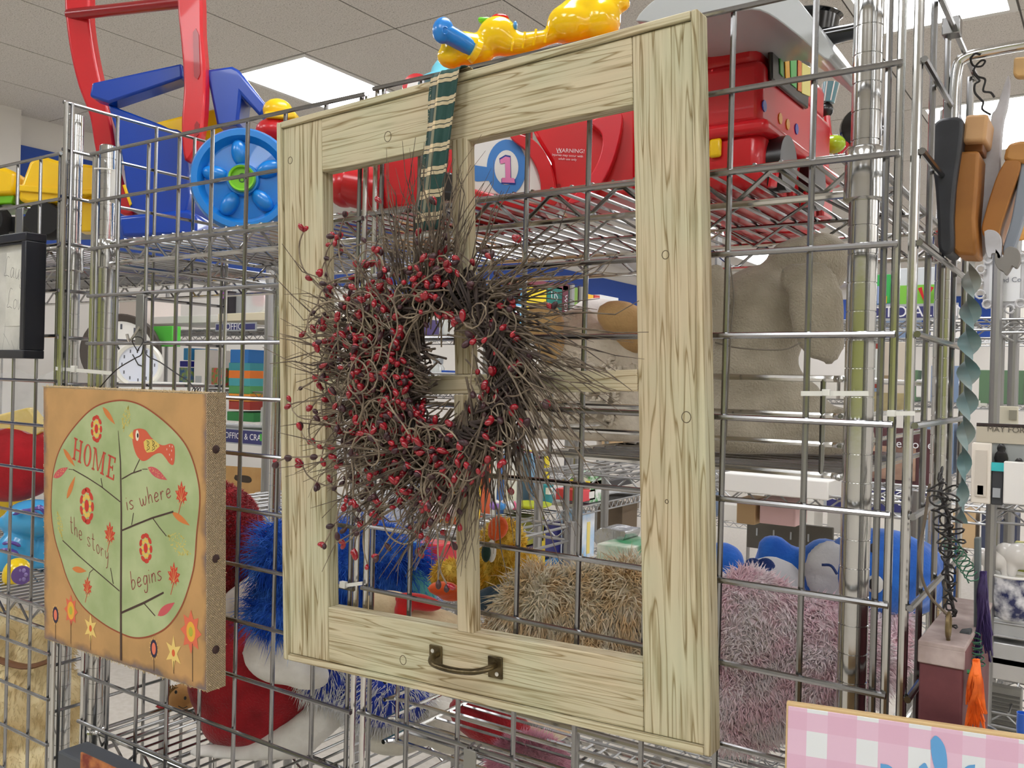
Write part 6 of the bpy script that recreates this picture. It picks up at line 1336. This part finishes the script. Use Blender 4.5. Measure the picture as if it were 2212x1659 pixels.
# ------------------------------------------------------------ photo and picture frame rack at right
YP=2.1; Z1,Z2=at(1960,690,YP).z,at(1960,1092,YP).z
rack('chrome shelving unit with PHOTO ALBUMS and PICTURE FRAMES strips',-.55,.48,YP,YP+.45,[Z1,Z2,Z2-.42,.25],2.1)
rack('chrome shelving unit of ceramics and frames at the right edge',.50,1.72,YP-.3,YP+.15,[at(2160,690,YP-.3).z,at(2160,1100,YP-.3).z,at(2160,1345,YP-.3).z,at(2160,1540,YP-.3).z],2.0)
strip_sign('navy shelf strip reading PHOTO ALBUMS behind the corner post','PHOTO ALBUMS',(1876,660,2062,688),YP-.03,.047)
strip_sign('navy shelf strip reading PICTURE FRAMES low behind the corner post','PICTURE FRAMES',(1786,1062,2004,1092),YP-.06,.047)
bxp('greeting_card','green card with a small blue rabbit figure above PHOTO ALBUMS','card',(1890,592,1924,656),YP+.02,.01,pmat('gcard',(60,180,90)),parts=(('rabbit_print',(.1,.0,.5,.6),pmat('rab',(150,170,214))),('chick_print',(.3,.0,.8,.25),YEL)))
t=bxp('photo_album','white and lime album cover with red V shape above PHOTO ALBUMS','album',(1938,575,2046,658),YP+.02,.03,pmat('alb',(216,222,228)),parts=(('lime_band',(.0,.0,1,.52),pmat('lim',(130,200,70))),))
pl=PL(1992,658,YP+.0,0); MB().strip(pl.ps([(1988,622),(1998,650),(2014,620)]),.012,-.008).build('v_print',RED,t,smooth=0,origin=NO)
t.children[-1].matrix_local=t.matrix_world.inverted()@pl.M
text('M S',.04,TM((0,-.006,.19)),pmat('inkg',(90,90,90)),'lettering',t,origin=NO)
bxp('picture_frame','dark red wooden frame standing behind the corner post','picture frame',(1878,742,1904,838),YP-.02,.03,pmat('rfr',(140,50,42)),parts=(('mat',(.1,.12,.68,.88),pmat('rfm',(214,216,214))),))
bxp('display_board','beige framed panel behind the corner rods','board',(1905,738,1962,850),YP,.03,pmat('bpn',(206,196,180)),parts=(('line_print',(.05,.2,.6,.35),pmat('lp',(150,130,100))),))
bxp('gold_mat','ochre patterned frame with a gold border low behind the corner rods','picture frame',(1876,848,1962,892),YP,.03,pmat('gmt',(188,172,124),var=.5,vscale=20),parts=(('gold_border',(.55,.1,.7,.95),pmat('gbd',(160,130,40))),))
bxp('white_album','white album standing between end grid rods','album',(1978,820,1994,858),YP,.03,WHT)
t=bxp('family_sign','maroon sign with script about family memories','sign',(1868,928,2012,1062),YP-.02,.02,pmat('msign',(86,50,54)),parts=(('photo_area',(.05,.22,.78,.72),pmat('ph',(196,160,136),var=.8,vscale=12,rgb2=(120,90,80))),))
text('family memories',.036,TM((-.01,-.008,.145)),LW_,'lettering',t,origin=NO); text('always a moment',.036,TM((-.01,-.008,.018)),LW_,'lettering',t,origin=NO)
# right column
YQ=YP-.32
t=bxp('ornate_frame','white ornate scrolled frame holding a card at the right edge','picture frame',(2122,548,2215,664),YQ+.05,.02,pmat('ofr',(204,204,206),.4),parts=(('card',(.16,.1,.9,.9),pmat('ofc',(226,228,230))),))
for i in range(14):
    a=2*PI*i/14; w=.062*1.05; MB().tube([(.062*math.cos(a)*.98+.011*math.cos(s*.75),-.006,.068+.075*math.sin(a)+.011*math.sin(s*.75)) for s in range(9)],.003,6).build('scroll',pmat('ofr',(204,204,206)),t,origin=NO)
text('and Co',.018,TM((.012,-.006,.07)),pmat('ink2',(120,124,134)),'lettering',t,origin=NO)
bxp('food_magazine','bright yellow food cover at the right edge above the ornate frame','magazine',(2185,455,2225,520),YQ+.1,.01,pmat('food',(236,200,110),.5,var=1,vscale=14,rgb2=(196,120,50)))
t=bxp('memory_sign','dark framed print reading MAY FORGET with silhouettes','framed print',(2106,918,2226,1062),YQ,.02,pmat('mf',(150,154,152)),parts=(('top_band',(0,.72,1,.96),pmat('mft',(186,178,160))),('dark_rail',(0,.95,1,1.0),pmat('mfd',(50,38,34)))))
text('MAY FORGET',.020,TM((.022,-.006,.158)),pmat('mfi',(96,90,80)),'lettering',t,origin=NO)
f_=MB(); f_.ell((-.005,-.006,.11),(.010,.002,.012),n=10,k=6).ell((-.005,-.006,.085),(.016,.002,.022),n=10,k=6).ell((.035,-.006,.075),(.01,.002,.014),n=10,k=6); f_.build('silhouettes',BLK,t,origin=NO)
bxp('picture_frame','cream moulded frame leaning left of the silhouette print','picture frame',(2096,958,2142,1086),YQ-.04,.02,pmat('cf',(226,218,206)),parts=(('inner_panel',(.2,.12,.8,.88),pmat('cfi',(200,192,180))),('heart_print',(.35,.15,.65,.3),WHT)))
bxp('teal_box','black box with a teal lid right of the cream frame','box',(2140,1000,2168,1090),YQ-.03,.1,pmat('tbx',(60,62,66)),parts=(('lid',(-.05,.8,1.05,1.0),pmat('tl',(60,190,196))),('label',(.15,.18,.8,.4),SLV)))
t=bxp('white_plank_sign','white plank sign with a black cat ear shape at the right edge','sign',(2166,1000,2230,1088),YQ-.05,.02,WHT); MB().prism([(.03,-.03+.06),(.034,.075),(.04,.06),(.05,.06),(.05,.03)],-.004,-.001).build('cat_shape',BLK,t,origin=NO)
bxp('beige_plaque','beige plaque with a small vine print on the ceramics unit','plaque',(2150,878,2200,918),YQ+.1,.01,pmat('bpq',(216,210,190)),parts=(('vine_print',(.6,.3,.95,.8),pmat('vn',(150,146,130))),))
def pot(label,r,m,name='ceramic_pot',lip=None,cat='pot',Y=None):
    x0,y0,x1,y1=r; Y=Y or YQ+.05; pl=PL((x0+x1)/2,y1,Y,0); k=pl.m; w=(x1-x0)/2*k; h=(y1-y0)*k; t=thing(name,label,cat,M=pl.M)
    MB().lathe([(w*.7,0),(w*.85,h*.08),(w,h*.5),(w*.95,h*.9),(w,h),(w*.9,h*1.0),(w*.85,h*.9)],None,24).build('bowl',m,t,origin=NO)
    if lip: MB().lathe([(w*.98,h*.97),(w*1.04,h*1.0),(w*.98,h*1.03),(w*.92,h*1.0)],None,24).build('rim',lip,t,origin=NO)
    return t
pot('navy and white floral ceramic pot at the right edge',(2140,1242,2226,1335),pmat('delft',(30,38,84),.2,var=1,vscale=30,rgb2=(226,226,230)),lip=WHT)
ew=pmat('ceramic',(214,210,204),.2)
for (cx,cy,s,l) in ((2150,1200,1.0,'grey white ceramic elephant above the navy pot'),(2205,1190,1.2,'larger white ceramic elephant at the right edge')):
    pl=PL(cx,1238,YQ+.05,0); k=pl.m*s; t=thing('ceramic_elephant',l,'figurine',M=pl.M)
    blob('body',[('e',(0,0,k*30),(k*34,k*24,k*24)),('e',(-k*26,0,k*34),(k*17,k*16,k*18)),('t',[(-k*38,0,k*30),(-k*44,0,k*14),(-k*40,0,k*4)],[k*7,k*5,k*4]),('t',[(-k*14,-k*10,k*14),(-k*14,-k*10,0)],[k*9,k*9]),('t',[(k*20,-k*10,k*14),(k*20,-k*10,0)],[k*9,k*9])],ew,t,vox=.004,origin=NO)
bxp('yellow_planter','yellow and green planter at the right edge by the elephants','planter',(2186,1180,2226,1236),YQ+.15,.08,pmat('yplant',(216,196,60),.5,var=1,vscale=20,rgb2=(90,120,60)))
for i,(y0,y1,l) in enumerate(((1345,1372,'silver tray, topmost on the lower right shelf'),(1400,1430,'pale grey tray below the silver one'),(1432,1462,'engraved pale tray at the lower right'))): bxp('metal_tray',l,'tray',(2125,y0,2230,y1),YQ+.02,.3,pmat('tr%d'%i,(176+8*i,178+6*i,180+4*i),.35,metal=.4))
bxp('vent_panel','louvred grey vent panel on the bottom right shelf','panel',(2136,1492,2208,1590),YQ+.1,.03,pmat('vent',(150,148,142),.6),parts=[('louvre',(.06,.06+.085*i,.94,.10+.085*i),pmat('vl',(96,94,90))) for i in range(10)])
bxp('display_board','white panel beside the louvred vent','board',(2108,1492,2134,1600),YQ+.1,.03,WHT)
t=thing('silver_bucket','silver bucket rim peeking over the gingham board','bucket',at(2105,1600,.5)); c=at(2103,1640,.5); k=mpp(c)
MB().lathe([(k*36,0),(k*44,k*66),(k*46,k*68),(k*43,k*66),(k*34,k*2)],TM(tuple(c)),28).build('pail',mat('galv',(150,154,160),.35,.8),t)
pot('blue plastic bottle at the lower right edge',(2196,1540,2222,1600),plastic('blueb',(30,90,190),.3),'blue_bottle',cat='bottle',Y=.9)
# low rack between, white shelf edge and peg rail
YR=1.35
rack('chrome shelving unit with a white topped shelf behind the right grid',-.60,.40,YR,YR+.4,[at(1680,1062,YR).z,.42],at(1680,1035,YR).z)
bxp('white_shelf_board','white shelf board under the elephant basket','board',(1556,1040,1790,1060),YR-.01,.38,WB_)
bxp('peg_rail','dark metal rail with small pegs behind the blue bear','rail',(1612,1140,1800,1182),YR+.385,.012,pmat('peg',(96,92,86),.5,metal=.5),parts=[('peg',(.12+.2*i,.45,.135+.2*i,.7),SLV) for i in range(4)])
bxp('pink_bag','pale pink bag under the white shelf board','bag',(1640,1085,1720,1130),YR+.1,.1,pmat('pkb',(216,180,180),.6))
bxp('tan_book','tan book standing under the white shelf board','book',(1590,1080,1632,1130),YR+.1,.1,pmat('tnb',(180,150,110),.6))
# back wall rack full of mixed goods to close the view
for i,(x0,x1,l) in enumerate(((-3.2,-1.6,'far back chrome shelving unit, left'),(-1.3,.3,'far back chrome shelving unit, middle'),(.6,2.2,'far back chrome shelving unit, right'))):
    rack(l,x0,x1,6.0,6.45,[.4,.9,1.4,1.85],2.1,pitch=.1)
rg_=random.Random(11); lv=(.4,.9,1.4,1.85); nm=('lowest','second','third','top')
for i,(x0,x1,w) in enumerate(((-3.2,-1.6,'left'),(-1.3,.3,'middle'),(.6,2.2,'right'))):
    for j,z in enumerate(lv):
        x=x0+.06; n=0
        while x<x1-.2:
            wd=rg_.uniform(.1,.28); h=rg_.uniform(.12,.36); c=rg_.choice([(220,216,208),(180,176,170),(120,140,170),(200,170,130),(150,60,60),(90,120,90),(60,66,90),(230,226,220),(210,200,190)])
            t=MB().box2((x,6.05,z+.005),(x+wd,6.3,z+h)).build('storage_box',pmat('sb%d_%d'%(c[0],c[1]),c,.6),None,bevel=.004,origin=(x,6.05,z)); n+=1
            tag(t,'boxed shop goods on the %s shelf of the far back %s unit'%(nm[j],w),'box','goods on the %s shelf of the far %s unit'%(nm[j],w)); x+=wd+rg_.uniform(.02,.12)
